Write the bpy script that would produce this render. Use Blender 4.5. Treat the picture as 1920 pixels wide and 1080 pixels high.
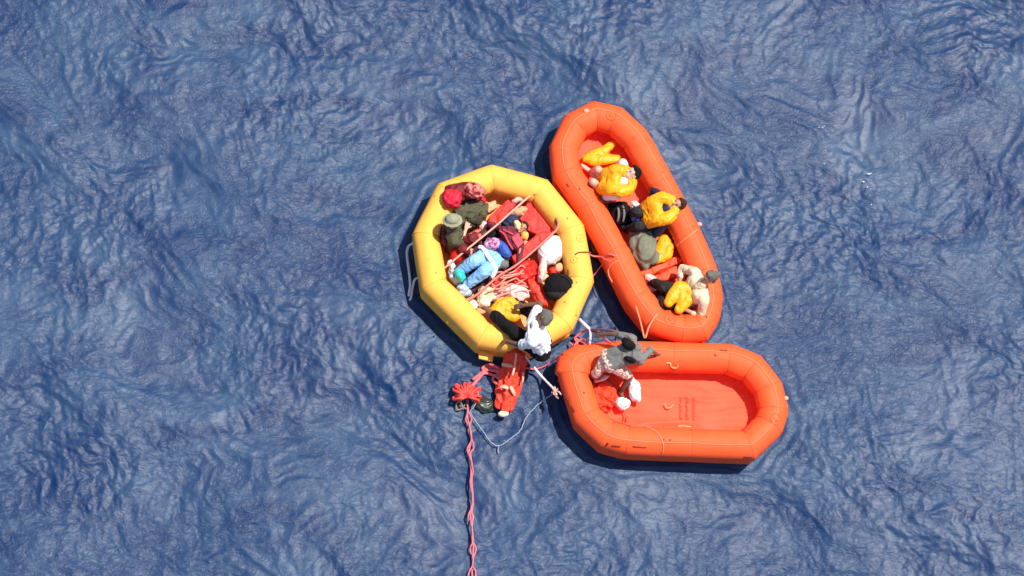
import bpy, bmesh, math, random
import numpy as np
from mathutils import Vector, Matrix, noise

for o in list(bpy.data.objects):
    bpy.data.objects.remove(o)
S = bpy.context.scene
COL = S.collection
R = math.radians

# ------------------------------------------------------------------ camera
DIST = 75.0
HALF = 8.0 / DIST                       # tan of half the horizontal field of view (16 m across)
CDIR = Vector((-0.085, -0.30, 1.0)).normalized()
cz = CDIR
cx = Vector((0, 1, 0)).cross(cz).normalized()
cy = cz.cross(cx).normalized()
cam_d = bpy.data.cameras.new('camera')
cam = bpy.data.objects.new('camera', cam_d)
COL.objects.link(cam)
mw = Matrix((cx, cy, cz)).transposed().to_4x4()
mw.translation = CDIR * DIST
cam.matrix_world = mw
cam_d.sensor_width = 36
cam_d.lens = 18.0 / HALF
cam_d.clip_start = 1.0
cam_d.clip_end = 20000
S.camera = cam

# ------------------------------------------------------------------ sky and sun
SUN_EL = R(67)
SUN_DIR_XY = Vector((0.88, 0.47)).normalized()      # towards the sun
world = bpy.data.worlds.new('World')
S.world = world
world.use_nodes = True
wn = world.node_tree
wn.nodes.clear()
sky = wn.nodes.new('ShaderNodeTexSky')
sky.sky_type = 'NISHITA'
sky.sun_disc = False
sky.sun_elevation = SUN_EL
sky.sun_rotation = math.atan2(SUN_DIR_XY.x, SUN_DIR_XY.y)
bg = wn.nodes.new('ShaderNodeBackground')
bg.inputs['Strength'].default_value = 0.115
wo = wn.nodes.new('ShaderNodeOutputWorld')
wn.links.new(sky.outputs[0], bg.inputs[0])
wn.links.new(bg.outputs[0], wo.inputs[0])
sd = bpy.data.lights.new('sun', 'SUN')
sd.energy = 4.6
sd.angle = R(0.5)
sd.color = (1.0, 0.95, 0.88)
sun = bpy.data.objects.new('sun', sd)
COL.objects.link(sun)
tosun = Vector((SUN_DIR_XY.x * math.cos(SUN_EL), SUN_DIR_XY.y * math.cos(SUN_EL), math.sin(SUN_EL)))
sun.rotation_euler = tosun.to_track_quat('Z', 'Y').to_euler()
sun.location = tosun * 50
S.view_settings.view_transform = 'Standard'
S.view_settings.look = 'None'
S.view_settings.exposure = 0.42
S.view_settings.gamma = 1.0


def P(px, py, z=0.0):
    """the point of the place at height z that the photograph shows at (px, py)"""
    u = (px - 960) / 960 * HALF
    v = -(py - 540) / 960 * HALF
    d = cx * u + cy * v - cz
    o = CDIR * DIST
    t = (z - o.z) / d.z
    return o + d * t


# ------------------------------------------------------------------ materials
MATS = {}


def mat(name, col, rough=0.6, bump=0.3, bscale=60.0, var=0.12, vscale=6.0, spec=0.4, col2=None, thr=None, pscale=20.0,
        dirt=0.0, trans=0.0):
    if name in MATS:
        return MATS[name]
    m = bpy.data.materials.new(name)
    m.use_nodes = True
    nt = m.node_tree
    N, L = nt.nodes, nt.links
    b = N['Principled BSDF']
    b.inputs['Roughness'].default_value = rough
    b.inputs['Specular IOR Level'].default_value = spec
    if trans:
        b.inputs['Transmission Weight'].default_value = trans
    geo = N.new('ShaderNodeTexCoord')
    n1 = N.new('ShaderNodeTexNoise')
    n1.inputs['Scale'].default_value = vscale
    n1.inputs['Detail'].default_value = 6
    n1.inputs['Roughness'].default_value = 0.65
    L.new(geo.outputs['Object'], n1.inputs['Vector'])
    mr = N.new('ShaderNodeMapRange')
    mr.inputs[1].default_value = 0.3
    mr.inputs[2].default_value = 0.7
    mr.inputs[3].default_value = 1 - var
    mr.inputs[4].default_value = 1 + var * 0.6
    L.new(n1.outputs[0], mr.inputs[0])
    mx = N.new('ShaderNodeMix')
    mx.data_type = 'RGBA'
    mx.blend_type = 'MULTIPLY'
    mx.inputs[0].default_value = 1.0
    mx.inputs[6].default_value = (*col, 1)
    L.new(mr.outputs[0], mx.inputs[7])
    out = mx.outputs[2]
    if col2 is not None:
        n2 = N.new('ShaderNodeTexNoise')
        n2.inputs['Scale'].default_value = pscale
        n2.inputs['Detail'].default_value = 3
        L.new(geo.outputs['Object'], n2.inputs['Vector'])
        cr = N.new('ShaderNodeValToRGB')
        cr.color_ramp.elements[0].position = (thr or 0.5) - 0.02
        cr.color_ramp.elements[1].position = (thr or 0.5) + 0.02
        L.new(n2.outputs[0], cr.inputs[0])
        m2 = N.new('ShaderNodeMix')
        m2.data_type = 'RGBA'
        L.new(cr.outputs[0], m2.inputs[0])
        L.new(out, m2.inputs[6])
        m2.inputs[7].default_value = (*col2, 1)
        out = m2.outputs[2]
    if dirt:
        n3 = N.new('ShaderNodeTexNoise')
        n3.inputs['Scale'].default_value = 3.2
        n3.inputs['Detail'].default_value = 9
        n3.inputs['Roughness'].default_value = 0.75
        L.new(geo.outputs['Object'], n3.inputs['Vector'])
        c3 = N.new('ShaderNodeValToRGB')
        c3.color_ramp.elements[0].position = 0.52
        c3.color_ramp.elements[1].position = 0.80
        c3.color_ramp.elements[1].color = (dirt, dirt, dirt, 1)
        L.new(n3.outputs[0], c3.inputs[0])
        m3 = N.new('ShaderNodeMix')
        m3.data_type = 'RGBA'
        L.new(c3.outputs[0], m3.inputs[0])
        L.new(out, m3.inputs[6])
        m3.inputs[7].default_value = (col[0] * 0.45, col[1] * 0.35, col[2] * 0.4, 1)
        out = m3.outputs[2]
    L.new(out, b.inputs['Base Color'])
    if bump:
        nb = N.new('ShaderNodeTexNoise')
        nb.inputs['Scale'].default_value = bscale
        nb.inputs['Detail'].default_value = 5
        L.new(geo.outputs['Object'], nb.inputs['Vector'])
        bp = N.new('ShaderNodeBump')
        bp.inputs['Strength'].default_value = bump
        bp.inputs['Distance'].default_value = 0.01
        L.new(nb.outputs[0], bp.inputs['Height'])
        L.new(bp.outputs[0], b.inputs['Normal'])
    MATS[name] = m
    return m


ORANGE = mat('orange_rubber', (0.98, 0.108, 0.028), 0.6, 0.3, 9, 0.10, 3.0, 0.22, dirt=0.42)
ORANGE_FLOOR = mat('orange_floor_fabric', (0.97, 0.085, 0.026), 0.65, 0.5, 7, 0.16, 2.5, 0.4, dirt=0.4)
ORANGE_ROPE = mat('orange_webbing', (0.95, 0.24, 0.11), 0.7, 0.3, 90)
YELLOW = mat('yellow_rubber', (0.98, 0.465, 0.075), 0.6, 0.3, 9, 0.10, 3.0, 0.22, dirt=0.45)
YELLOW_FLOOR = mat('peach_floor_fabric', (0.80, 0.32, 0.085), 0.55, 0.5, 9, 0.2, 4.0, 0.4, dirt=0.4)
AMBER = mat('amber_inflated_fabric', (0.92, 0.36, 0.004), 0.5, 0.35, 30, 0.10, 8.0, 0.4)
RED = mat('red_fabric', (0.78, 0.022, 0.012), 0.6, 0.4, 30, 0.2)
CRIMSON = mat('crimson_fabric', (0.75, 0.012, 0.035), 0.7, 0.4, 30, 0.2)
DARKRED = mat('dark_red_fabric', (0.16, 0.010, 0.010), 0.7, 0.4, 30, 0.3)
MAROON = mat('maroon_fabric', (0.13, 0.010, 0.025), 0.7, 0.4, 40, 0.25)
PINKRED = mat('pink_red_fabric', (0.70, 0.04, 0.07), 0.6, 0.4, 40, 0.2)
MOTTLE = mat('mottled_pink_fabric', (0.75, 0.20, 0.15), 0.7, 0.4, 30, 0.2, col2=(0.22, 0.01, 0.015), thr=0.52, pscale=14)
OLIVE = mat('olive_fabric', (0.085, 0.080, 0.040), 0.8, 0.5, 40, 0.35, 12)
OLIVE_DARK = mat('dark_olive_fabric', (0.045, 0.042, 0.022), 0.8, 0.5, 40, 0.3, 12)
OLIVE_GREY = mat('olive_grey_fabric', (0.165, 0.165, 0.110), 0.7, 0.4, 40, 0.2)
OLIVE_PALE = mat('pale_olive_fabric', (0.27, 0.26, 0.17), 0.8, 0.4, 60, 0.2)
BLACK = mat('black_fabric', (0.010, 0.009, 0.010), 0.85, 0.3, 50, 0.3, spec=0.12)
CHARCOAL = mat('charcoal_fabric', (0.026, 0.023, 0.024), 0.8, 0.4, 50, 0.3, spec=0.15)
GREY = mat('grey_fabric', (0.165, 0.16, 0.145), 0.85, 0.4, 60, 0.2)
NAVY = mat('navy_fabric', (0.018, 0.025, 0.075), 0.7, 0.4, 40, 0.3)
BLUE = mat('blue_fabric', (0.045, 0.11, 0.44), 0.6, 0.4, 40, 0.2)
LBLUE = mat('light_blue_fabric', (0.24, 0.48, 0.80), 0.5, 0.3, 30, 0.08)
TEAL = mat('teal_plastic', (0.02, 0.55, 0.46), 0.3, 0.3, 30, 0.15, spec=0.6)
WHITE = mat('white_fabric', (0.80, 0.80, 0.80), 0.7, 0.3, 40, 0.06)
OFFWHITE = mat('off_white_sack', (0.66, 0.67, 0.62), 0.6, 0.4, 30, 0.12)
CREAM = mat('cream_fabric', (0.76, 0.62, 0.40), 0.7, 0.4, 30, 0.15)
PINKW = mat('pale_pink_fabric', (0.82, 0.50, 0.43), 0.7, 0.4, 30, 0.15)
PRINT = mat('printed_pale_fabric', (0.72, 0.50, 0.40), 0.8, 0.4, 40, 0.15, col2=(0.22, 0.13, 0.10), thr=0.54, pscale=34)
LILAC = mat('lilac_pink_print', (0.50, 0.36, 0.50), 0.7, 0.4, 40, 0.2, col2=(0.40, 0.03, 0.14), thr=0.52, pscale=30)
ICE = mat('pale_blue_plastic', (0.42, 0.58, 0.76), 0.25, 0.3, 30, 0.2, spec=0.7)
ROPE_W = mat('white_webbing', (0.72, 0.68, 0.70), 0.8, 0.4, 120, 0.15)
ROPE_P = mat('pink_rope', (0.80, 0.16, 0.17), 0.8, 0.5, 120, 0.25, 20)
ROPE_R = mat('red_wet_rope', (0.85, 0.075, 0.055), 0.6, 0.5, 120, 0.25, 20)
ROPE_G = mat('pale_cord', (0.25, 0.32, 0.40), 0.8, 0.4, 120, 0.15)
STRAP_PK = mat('pink_strap', (0.84, 0.38, 0.29), 0.7, 0.4, 60, 0.12)
BROWN = mat('brown_webbing', (0.20, 0.07, 0.02), 0.8, 0.4, 60, 0.2)
SKIN_T = mat('tan_skin', (0.42, 0.21, 0.12), 0.5, 0.15, 60, 0.08)
SKIN_B = mat('brown_skin', (0.16, 0.080, 0.050), 0.5, 0.15, 60, 0.08)
SKIN_P = mat('pale_skin', (0.62, 0.36, 0.26), 0.5, 0.15, 60, 0.08)
HAIR_K = mat('black_hair', (0.010, 0.008, 0.007), 0.8, 0.6, 90, 0.3, 30, spec=0.12)
HAIR_B = mat('brown_hair', (0.045, 0.022, 0.010), 0.8, 0.6, 90, 0.3, 30, spec=0.15)
HAIR_G = mat('greying_hair', (0.125, 0.115, 0.098), 0.8, 0.8, 110, 0.3, 30)
mat('wet_dark_brown', (0.05, 0.022, 0.014), 0.6, 0.4, 30)
EYE = mat('dark_eye', (0.02, 0.015, 0.012), 0.2, 0)
SEAM = mat('orange_seam_tape', (0.85, 0.085, 0.026), 0.6, 0.2)
SEAM_Y = mat('amber_seam_tape', (0.82, 0.40, 0.035), 0.6, 0.2)
MARK = mat('dark_print', (0.22, 0.016, 0.012), 0.7, 0.2)


# ------------------------------------------------------------------ object helpers
def link(name, me, m, parent=None):
    o = bpy.data.objects.new(name, me)
    COL.objects.link(o)
    if m is not None:
        me.materials.append(m)
    if parent is not None:
        o.parent = parent
        o.matrix_parent_inverse = Matrix.Identity(4)
        # children carry world coordinates relative to the parent's origin
        off = parent.location.copy()
        if parent.parent is not None:
            off += parent.parent.location
        me.transform(Matrix.Translation(-off))
    return o


def tag(o, label, cat, group=None, kind=None):
    o['label'] = label
    o['category'] = cat
    if group:
        o['group'] = group
    if kind:
        o['kind'] = kind
    return o


def thing(name, loc, label, cat, group=None):
    o = bpy.data.objects.new(name, None)
    COL.objects.link(o)
    o.location = loc
    o.empty_display_size = 0.1
    return tag(o, label, cat, group)


def recentre(o):
    """put a one-mesh thing's origin at its own base"""
    me = o.data
    v = np.empty(len(me.vertices) * 3)
    me.vertices.foreach_get('co', v)
    v = v.reshape(-1, 3)
    c = Vector(((v[:, 0].min() + v[:, 0].max()) / 2, (v[:, 1].min() + v[:, 1].max()) / 2, v[:, 2].min()))
    me.transform(Matrix.Translation(-c))
    o.location = c
    return o


def smooth(me, on=True):
    me.polygons.foreach_set('use_smooth', [on] * len(me.polygons))
    return me


def mesh_from(verts, faces, sm=True):
    me = bpy.data.meshes.new('mesh')
    me.from_pydata([tuple(v) for v in verts], [], faces)
    me.validate()
    me.update()
    if sm:
        smooth(me)
    return me


class Shape:
    """collects closed primitives, then fuses them into one continuous surface"""

    def __init__(s):
        s.v = []
        s.f = []

    def add(s, vs, fs):
        k = len(s.v)
        s.v += vs
        s.f += [tuple(i + k for i in f) for f in fs]

    def cap(s, a, ra, b=None, rb=None, n=12):
        a = Vector(a)
        b = Vector(b) if b is not None else a + Vector((0, 0, 1e-4))
        rb = ra if rb is None else rb
        d = b - a
        L = d.length
        d = d.normalized() if L > 1e-6 else Vector((0, 0, 1))
        x = d.orthogonal().normalized()
        y = d.cross(x)
        vs, fs, rings = [], [], []
        st = 5
        prof = []
        for i in range(1, st + 1):
            t = -math.pi / 2 + (math.pi / 2) * i / st
            prof.append((a, ra * math.cos(t), ra * math.sin(t)))
        for i in range(0, st):
            t = (math.pi / 2) * i / st
            prof.append((b, rb * math.cos(t), rb * math.sin(t)))
        vs.append(a - d * ra)
        for c, r, h in prof:
            rings.append(len(vs))
            for k in range(n):
                q = 2 * math.pi * k / n
                vs.append(c + d * h + x * (r * math.cos(q)) + y * (r * math.sin(q)))
        vs.append(b + d * rb)
        last = len(vs) - 1
        for k in range(n):
            fs.append((0, rings[0] + (k + 1) % n, rings[0] + k))
            fs.append((last, rings[-1] + k, rings[-1] + (k + 1) % n))
        for i in range(len(rings) - 1):
            for k in range(n):
                k2 = (k + 1) % n
                fs.append((rings[i] + k, rings[i] + k2, rings[i + 1] + k2, rings[i + 1] + k))
        s.add(vs, fs)

    def ell(s, c, ax, ay, az, n=16):
        """ellipsoid with three axis vectors"""
        vs, fs = [], []
        c = Vector(c)
        st = 10
        vs.append(c - az)
        for i in range(1, st):
            t = -math.pi / 2 + math.pi * i / st
            for k in range(n):
                q = 2 * math.pi * k / n
                vs.append(c + ax * (math.cos(t) * math.cos(q)) + ay * (math.cos(t) * math.sin(q)) + az * math.sin(t))
        vs.append(c + az)
        last = len(vs) - 1
        for k in range(n):
            k2 = (k + 1) % n
            fs.append((0, 1 + k2, 1 + k))
            fs.append((last, 1 + (st - 2) * n + k, 1 + (st - 2) * n + k2))
            for i in range(st - 2):
                fs.append((1 + i * n + k, 1 + i * n + k2, 1 + (i + 1) * n + k2, 1 + (i + 1) * n + k))
        s.add(vs, fs)

    def prism(s, pts, z0, z1):
        """pts: world xy points (counter- or clockwise)"""
        area = sum(pts[i - 1].x * pts[i].y - pts[i].x * pts[i - 1].y for i in range(len(pts)))
        if area < 0:
            pts = pts[::-1]
        n = len(pts)
        vs = [Vector((p.x, p.y, z0)) for p in pts] + [Vector((p.x, p.y, z1)) for p in pts]
        fs = [tuple(range(n))[::-1], tuple(range(n, 2 * n))]
        for i in range(n):
            j = (i + 1) % n
            fs.append((i, j, n + j, n + i))
        s.add(vs, fs)

    def fuse(s, vox=0.012, sm=3, wr=0.0, freq=6.0, seed=0.0, fine=0.0, dirn=None):
        me = bpy.data.meshes.new('mesh')
        me.from_pydata([tuple(v) for v in s.v], [], s.f)
        me.update()
        o = bpy.data.objects.new('tmp', me)
        COL.objects.link(o)
        md = o.modifiers.new('r', 'REMESH')
        md.mode = 'VOXEL'
        md.voxel_size = vox
        if sm:
            m2 = o.modifiers.new('s', 'SMOOTH')
            m2.factor = 0.5
            m2.iterations = sm
        dg = bpy.context.evaluated_depsgraph_get()
        dg.update()
        out = bpy.data.meshes.new_from_object(o.evaluated_get(dg))
        bpy.data.objects.remove(o)
        bpy.data.meshes.remove(me)
        if wr or fine:
            nn = [v.normal.copy() for v in out.vertices]
            off = Vector((seed * 7.31, seed * 3.7, seed * 1.9))
            for v, nrm in zip(out.vertices, nn):
                q = v.co * freq + off
                w = Vector((noise.noise(q * 0.7), noise.noise(q * 0.7 + Vector((9, 2, 5))), 0)) * 1.1
                if dirn is not None:
                    # stretch folds along dirn
                    al = q.dot(dirn)
                    q = q - dirn * (al * 0.72)
                a = 1.0 - abs(noise.noise(q + w)) * 3.2
                b_ = noise.noise(q * 2.3 + w * 2)
                v.co += nrm * (wr * a + wr * 0.55 * b_ + fine * noise.noise(q * 6))
        out.update()
        smooth(out)
        return out


def spline(pts, sub=8, closed=False):
    n = len(pts)
    out = []
    rng = range(n if closed else n - 1)
    for i in rng:
        p1, p2 = pts[i], pts[(i + 1) % n]
        p0 = pts[(i - 1) % n] if (closed or i > 0) else p1 * 2 - p2
        p3 = pts[(i + 2) % n] if (closed or i + 2 < n) else p2 * 2 - p1
        for k in range(sub):
            t = k / sub
            out.append(0.5 * ((2 * p1) + (p2 - p0) * t + (2 * p0 - 5 * p1 + 4 * p2 - p3) * t * t +
                              (3 * p1 - p0 - 3 * p2 + p3) * t ** 3))
    if not closed:
        out.append(pts[-1].copy())
    return out


def tube_geo(path, r, n=8, flat=1.0, vs=None, fs=None, twist=0.0, up=None):
    """append a swept tube along path to vs, fs. flat<1 makes webbing"""
    if vs is None:
        vs, fs = [], []
    k0 = len(vs)
    m = len(path)
    for i, p in enumerate(path):
        a = path[max(i - 1, 0)]
        b = path[min(i + 1, m - 1)]
        d = (b - a)
        if d.length < 1e-7:
            d = Vector((1, 0, 0))
        d.normalize()
        u = up or Vector((0, 0, 1))
        sx = d.cross(u)
        if sx.length < 0.05:
            sx = d.orthogonal()
        sx.normalize()
        sy = sx.cross(d)
        for k in range(n):
            q = 2 * math.pi * k / n + twist * i
            rr = r * (0.55 if i in (0, m - 1) else 1.0)
            vs.append(p + sx * (rr * math.cos(q)) + sy * (rr * flat * math.sin(q)))
    for i in range(m - 1):
        for k in range(n):
            k2 = (k + 1) % n
            fs.append((k0 + i * n + k, k0 + i * n + k2, k0 + (i + 1) * n + k2, k0 + (i + 1) * n + k))
    fs.append(tuple(k0 + k for k in range(n)))
    fs.append(tuple(k0 + (m - 1) * n + k for k in reversed(range(n))))
    return vs, fs


def rope(name, pix, r, m, label=None, cat='rope', parent=None, flat=1.0, sub=8, group=None, jit=0.0, seed=0):
    """pix: list of (px, py, z)"""
    rnd = random.Random(seed)
    pts = [P(*q) for q in pix]
    path = spline(pts, sub)
    if jit:
        path = [p + Vector((rnd.uniform(-jit, jit), rnd.uniform(-jit, jit), rnd.uniform(-jit, jit) * 0.5)) for p in path]
    vs, fs = tube_geo(path, r, 8, flat)
    o = link(name, mesh_from(vs, fs), m, parent)
    if parent is None:
        recentre(o)
        tag(o, label, cat, group)
    return o


def ropes(name, lines, r, m, label, cat='rope', flat=1.0, sub=8, group=None):
    """one thing made of several strands"""
    vs, fs = [], []
    for pix in lines:
        tube_geo(spline([P(*q) for q in pix], sub), r, 8, flat, vs, fs)
    o = recentre(link(name, mesh_from(vs, fs), m))
    return tag(o, label, cat, group)


def heap(name, label, cat, px, py, z, ax, ay, rot, h, m, wr=0.016, freq=9.0, seed=1, vox=0.014, parent=None, group=None,
         lobes=4):
    """a crumpled soft pile: centre pixel, half sizes in photo pixels, height in metres"""
    s = Shape()
    rnd = random.Random(seed * 31 + 5)
    k = 1 / 120
    a = R(rot)
    ex = Vector((math.cos(a), math.sin(a), 0))
    ey = Vector((-math.sin(a), math.cos(a), 0))
    c = P(px, py, z + h * 0.5)
    s.ell(c, ex * (ax * k * .86), ey * (ay * k * .86), Vector((0, 0, h * 0.5)))
    for i in range(lobes):
        q = 2 * math.pi * (i + rnd.random() * 0.7) / lobes
        d = ex * (ax * k * 0.58 * math.cos(q)) + ey * (ay * k * 0.58 * math.sin(q))
        rr = rnd.uniform(0.34, 0.46)
        s.ell(c + d + Vector((0, 0, -h * rnd.uniform(0.02, 0.2))), ex * (ax * k * rr), ey * (ay * k * rr * 1.1),
              Vector((0, 0, h * rnd.uniform(0.32, 0.46))))
    me = s.fuse(vox, 2, wr, freq, seed, wr * 0.25, (ex * math.cos(seed) + ey * math.sin(seed)))
    o = link(name, me, m, parent)
    if parent is None:
        recentre(o)
        tag(o, label, cat, group)
    return o


def slab(name, label, cat, pix, z0, z1, m, wr=0.008, freq=7.0, seed=1, vox=0.012, sm=6, parent=None, group=None):
    s = Shape()
    pts = [P(x, y, z1) for x, y in pix]
    s.prism(pts, z0, z1)
    me = s.fuse(vox, sm, wr, freq, seed, wr * 0.2)
    o = link(name, me, m, parent)
    if parent is None:
        recentre(o)
        tag(o, label, cat, group)
    return o


# ------------------------------------------------------------------ sea
def perlin(x, y, seed):
    rs = np.random.RandomState(seed)
    perm = rs.permutation(256)
    perm = np.concatenate([perm, perm])
    ang = rs.rand(256) * 2 * np.pi
    gx, gy = np.cos(ang), np.sin(ang)
    xi = np.floor(x).astype(np.int64)
    yi = np.floor(y).astype(np.int64)
    xf, yf = x - xi, y - yi
    xi &= 255
    yi &= 255

    def g(ix, iy, dx, dy):
        h = perm[perm[ix & 255] + (iy & 255)]
        return gx[h] * dx + gy[h] * dy
    u = xf * xf * xf * (xf * (xf * 6 - 15) + 10)
    v = yf * yf * yf * (yf * (yf * 6 - 15) + 10)
    a = g(xi, yi, xf, yf)
    b = g(xi + 1, yi, xf - 1, yf)
    c = g(xi, yi + 1, xf, yf - 1)
    d = g(xi + 1, yi + 1, xf - 1, yf - 1)
    return (a + (b - a) * u) * (1 - v) + (c + (d - c) * u) * v


def wave_height(X, Y):
    # slow warp makes the crests curl instead of running straight
    wx = perlin(X * 0.45, Y * 0.45, 3) * 0.9 + perlin(X * 1.3, Y * 1.3, 4) * 0.32 + perlin(X * 3.5, Y * 3.5, 14) * 0.09
    wy = perlin(X * 0.45 + 9, Y * 0.45, 5) * 0.9 + perlin(X * 1.3, Y * 1.3 + 5, 6) * 0.32 + perlin(X * 3.5 + 3, Y * 3.5, 15) * 0.09
    x, y = X + wx, Y + wy
    # crests run from upper left to lower right
    c, s = math.cos(R(-33)), math.sin(R(-33))
    a = x * c + y * s
    b = -x * s + y * c
    h = 0.13 * perlin(a * 0.22, b * 0.5, 7)
    h += 0.055 * perlin(a * 0.6, b * 1.15, 8)
    h += 0.015 * (0.35 - np.abs(perlin(a * 1.3, b * 2.4, 9)) * 1.7)
    h += 0.013 * (0.35 - np.abs(perlin(a * 3.0, b * 4.4, 10)) * 1.7)
    # patches of rough and calm water
    pat = 0.75 + 1.7 * perlin(X * 0.5, Y * 0.5, 30)
    u, v = X + wy * 0.6, Y + wx * 0.6
    h += 0.015 * pat * perlin(u * 4.8 + 3, v * 5.6, 11) + 0.005 * pat * (0.35 - np.abs(perlin(u * 5.5 + 3, v * 6.6, 21)) * 1.7)
    h += 0.0075 * pat * (0.35 - np.abs(perlin(u * 9.0 + v * 3, v * 10.0, 12)) * 1.7)
    h += 0.0026 * pat * perlin(a * 17.0, b * 24.0, 13)
    return h


def axis(lo, hi, step, far):
    core = list(np.arange(lo, hi, step))
    right, d, x = [], step, hi
    while x < far:
        right.append(x)
        d *= 1.22
        x += d
    left, d, x = [], step, lo - step
    while x > -far:
        left.append(x)
        d *= 1.22
        x -= d
    return np.array(left[::-1] + core + right)


ax_ = axis(-9.2, 9.2, 0.021, 6000)
ay_ = axis(-5.4, 5.6, 0.021, 6000)
GX, GY = np.meshgrid(ax_, ay_)
H = wave_height(GX, GY)
far = np.clip((np.sqrt(GX ** 2 + GY ** 2) - 14) / 30, 0, 1)
H *= (1 - far)
Y_OUT = [(920, 309), (1027, 338), (1095, 423), (1114, 530), (1073, 622), (990, 668), (893, 652), (789, 547), (772, 440), (819, 346)]
N_OUT = [(1029, 276), (1057, 218), (1111, 190), (1166, 203), (1213, 246), (1262, 334), (1311, 426), (1345, 505), (1356, 556),
         (1350, 600), (1326, 640), (1278, 644), (1216, 626), (1172, 572), (1128, 484), (1082, 400), (1036, 334)]
S_OUT = [(1046, 704), (1053, 668), (1086, 648), (1152, 640), (1262, 643), (1370, 646), (1427, 668), (1466, 718), (1479, 772),
         (1466, 814), (1414, 864), (1295, 860), (1172, 855), (1122, 841), (1074, 795)]
# the rafts press the water flat beneath them and send small ripples outwards
RD = np.full(GX.shape, 99.0)
INS = np.zeros(GX.shape, dtype=bool)
iy0, iy1 = np.searchsorted(ay_, -4.5), np.searchsorted(ay_, 4.5)
ix0, ix1 = np.searchsorted(ax_, -3.5), np.searchsorted(ax_, 6.5)
sx_, sy_ = GX[iy0:iy1, ix0:ix1], GY[iy0:iy1, ix0:ix1]
for outl in (Y_OUT, N_OUT, S_OUT):
    pp = [P(x, y, 0.47) for x, y in outl]
    ins = np.zeros(sx_.shape, dtype=bool)
    for i in range(len(pp)):
        a, c = pp[i], pp[(i + 1) % len(pp)]
        dx, dy = c.x - a.x, c.y - a.y
        t = np.clip(((sx_ - a.x) * dx + (sy_ - a.y) * dy) / (dx * dx + dy * dy), 0, 1)
        d = np.hypot(sx_ - a.x - t * dx, sy_ - a.y - t * dy)
        RD[iy0:iy1, ix0:ix1] = np.minimum(RD[iy0:iy1, ix0:ix1], d)
        if abs(dy) > 1e-9:
            ins ^= ((a.y > sy_) != (c.y > sy_)) & (sx_ < dx * (sy_ - a.y) / dy + a.x)
    INS[iy0:iy1, ix0:ix1] |= ins
k = np.clip(RD / 0.45, 0, 1)
k = np.where(INS, 0.0, k * k * (3 - 2 * k))
H = H * (0.35 + 0.65 * k)
H += np.where(INS, 0.0, 0.011 * np.exp(-RD / 0.22) * np.sin(RD * 34 + 5 * perlin(GX * 1.6, GY * 1.6, 44)))
H = np.where(INS, np.minimum(H, 0.02), H)
ny, nx = GX.shape
co = np.stack([GX, GY, H], axis=-1).reshape(-1, 3)
me = bpy.data.meshes.new('sea')
me.vertices.add(nx * ny)
me.vertices.foreach_set('co', co.ravel())
ii = (np.arange(ny - 1)[:, None] * nx + np.arange(nx - 1)[None, :]).ravel()
quads = np.stack([ii, ii + 1, ii + nx + 1, ii + nx], axis=-1)
me.loops.add(len(quads) * 4)
me.polygons.add(len(quads))
me.loops.foreach_set('vertex_index', quads.ravel().astype(np.int32))
me.polygons.foreach_set('loop_start', (np.arange(len(quads)) * 4).astype(np.int32))
me.polygons.foreach_set('use_smooth', np.ones(len(quads), dtype=bool))
me.update()
wm = bpy.data.materials.new('sea_water')
wm.use_nodes = True
nt = wm.node_tree
N, L = nt.nodes, nt.links
b = N['Principled BSDF']
b.inputs['Roughness'].default_value = 0.42
b.inputs['IOR'].default_value = 1.333
tc = N.new('ShaderNodeTexCoord')
mp = N.new('ShaderNodeMapping')
mp.inputs['Rotation'].default_value = (0, 0, R(33))
mp.inputs['Scale'].default_value = (1.0, 1.7, 1.0)
L.new(tc.outputs['Object'], mp.inputs[0])
nz = N.new('ShaderNodeTexNoise')
nz.inputs['Scale'].default_value = 0.5
nz.inputs['Detail'].default_value = 8
nz.inputs['Roughness'].default_value = 0.6
nz.inputs['Distortion'].default_value = 1.2
L.new(mp.outputs[0], nz.inputs['Vector'])
cr = N.new('ShaderNodeValToRGB')
cr.color_ramp.elements[0].position = 0.38
cr.color_ramp.elements[0].color = (0.003, 0.023, 0.084, 1)
cr.color_ramp.elements[1].position = 0.66
cr.color_ramp.elements[1].color = (0.026, 0.062, 0.128, 1)
L.new(nz.outputs[0], cr.inputs[0])
L.new(cr.outputs[0], b.inputs['Base Color'])
nb = N.new('ShaderNodeTexNoise')
nb.inputs['Scale'].default_value = 7.5
nb.inputs['Detail'].default_value = 8
nb.inputs['Roughness'].default_value = 0.55
nb.inputs['Distortion'].default_value = 1.6
L.new(mp.outputs[0], nb.inputs['Vector'])
bp = N.new('ShaderNodeBump')
bp.inputs['Strength'].default_value = 0.45
bp.inputs['Distance'].default_value = 0.03
L.new(nb.outputs[0], bp.inputs['Height'])
# gusts: the fine ripples come and go in patches
gn = N.new('ShaderNodeTexNoise')
gn.inputs['Scale'].default_value = 0.55
gn.inputs['Detail'].default_value = 4
gn.inputs['Distortion'].default_value = 0.8
L.new(tc.outputs['Object'], gn.inputs['Vector'])
gm = N.new('ShaderNodeMapRange')
gm.inputs[1].default_value = 0.35
gm.inputs[2].default_value = 0.65
gm.inputs[3].default_value = 0.18
gm.inputs[4].default_value = 0.55
L.new(gn.outputs[0], gm.inputs[0])
L.new(gm.outputs[0], bp.inputs['Strength'])
L.new(bp.outputs[0], b.inputs['Normal'])
me.materials.append(wm)
sea = bpy.data.objects.new('water', me)
COL.objects.link(sea)
sea['kind'] = 'structure'
sea['label'] = 'choppy deep blue sea'


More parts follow.
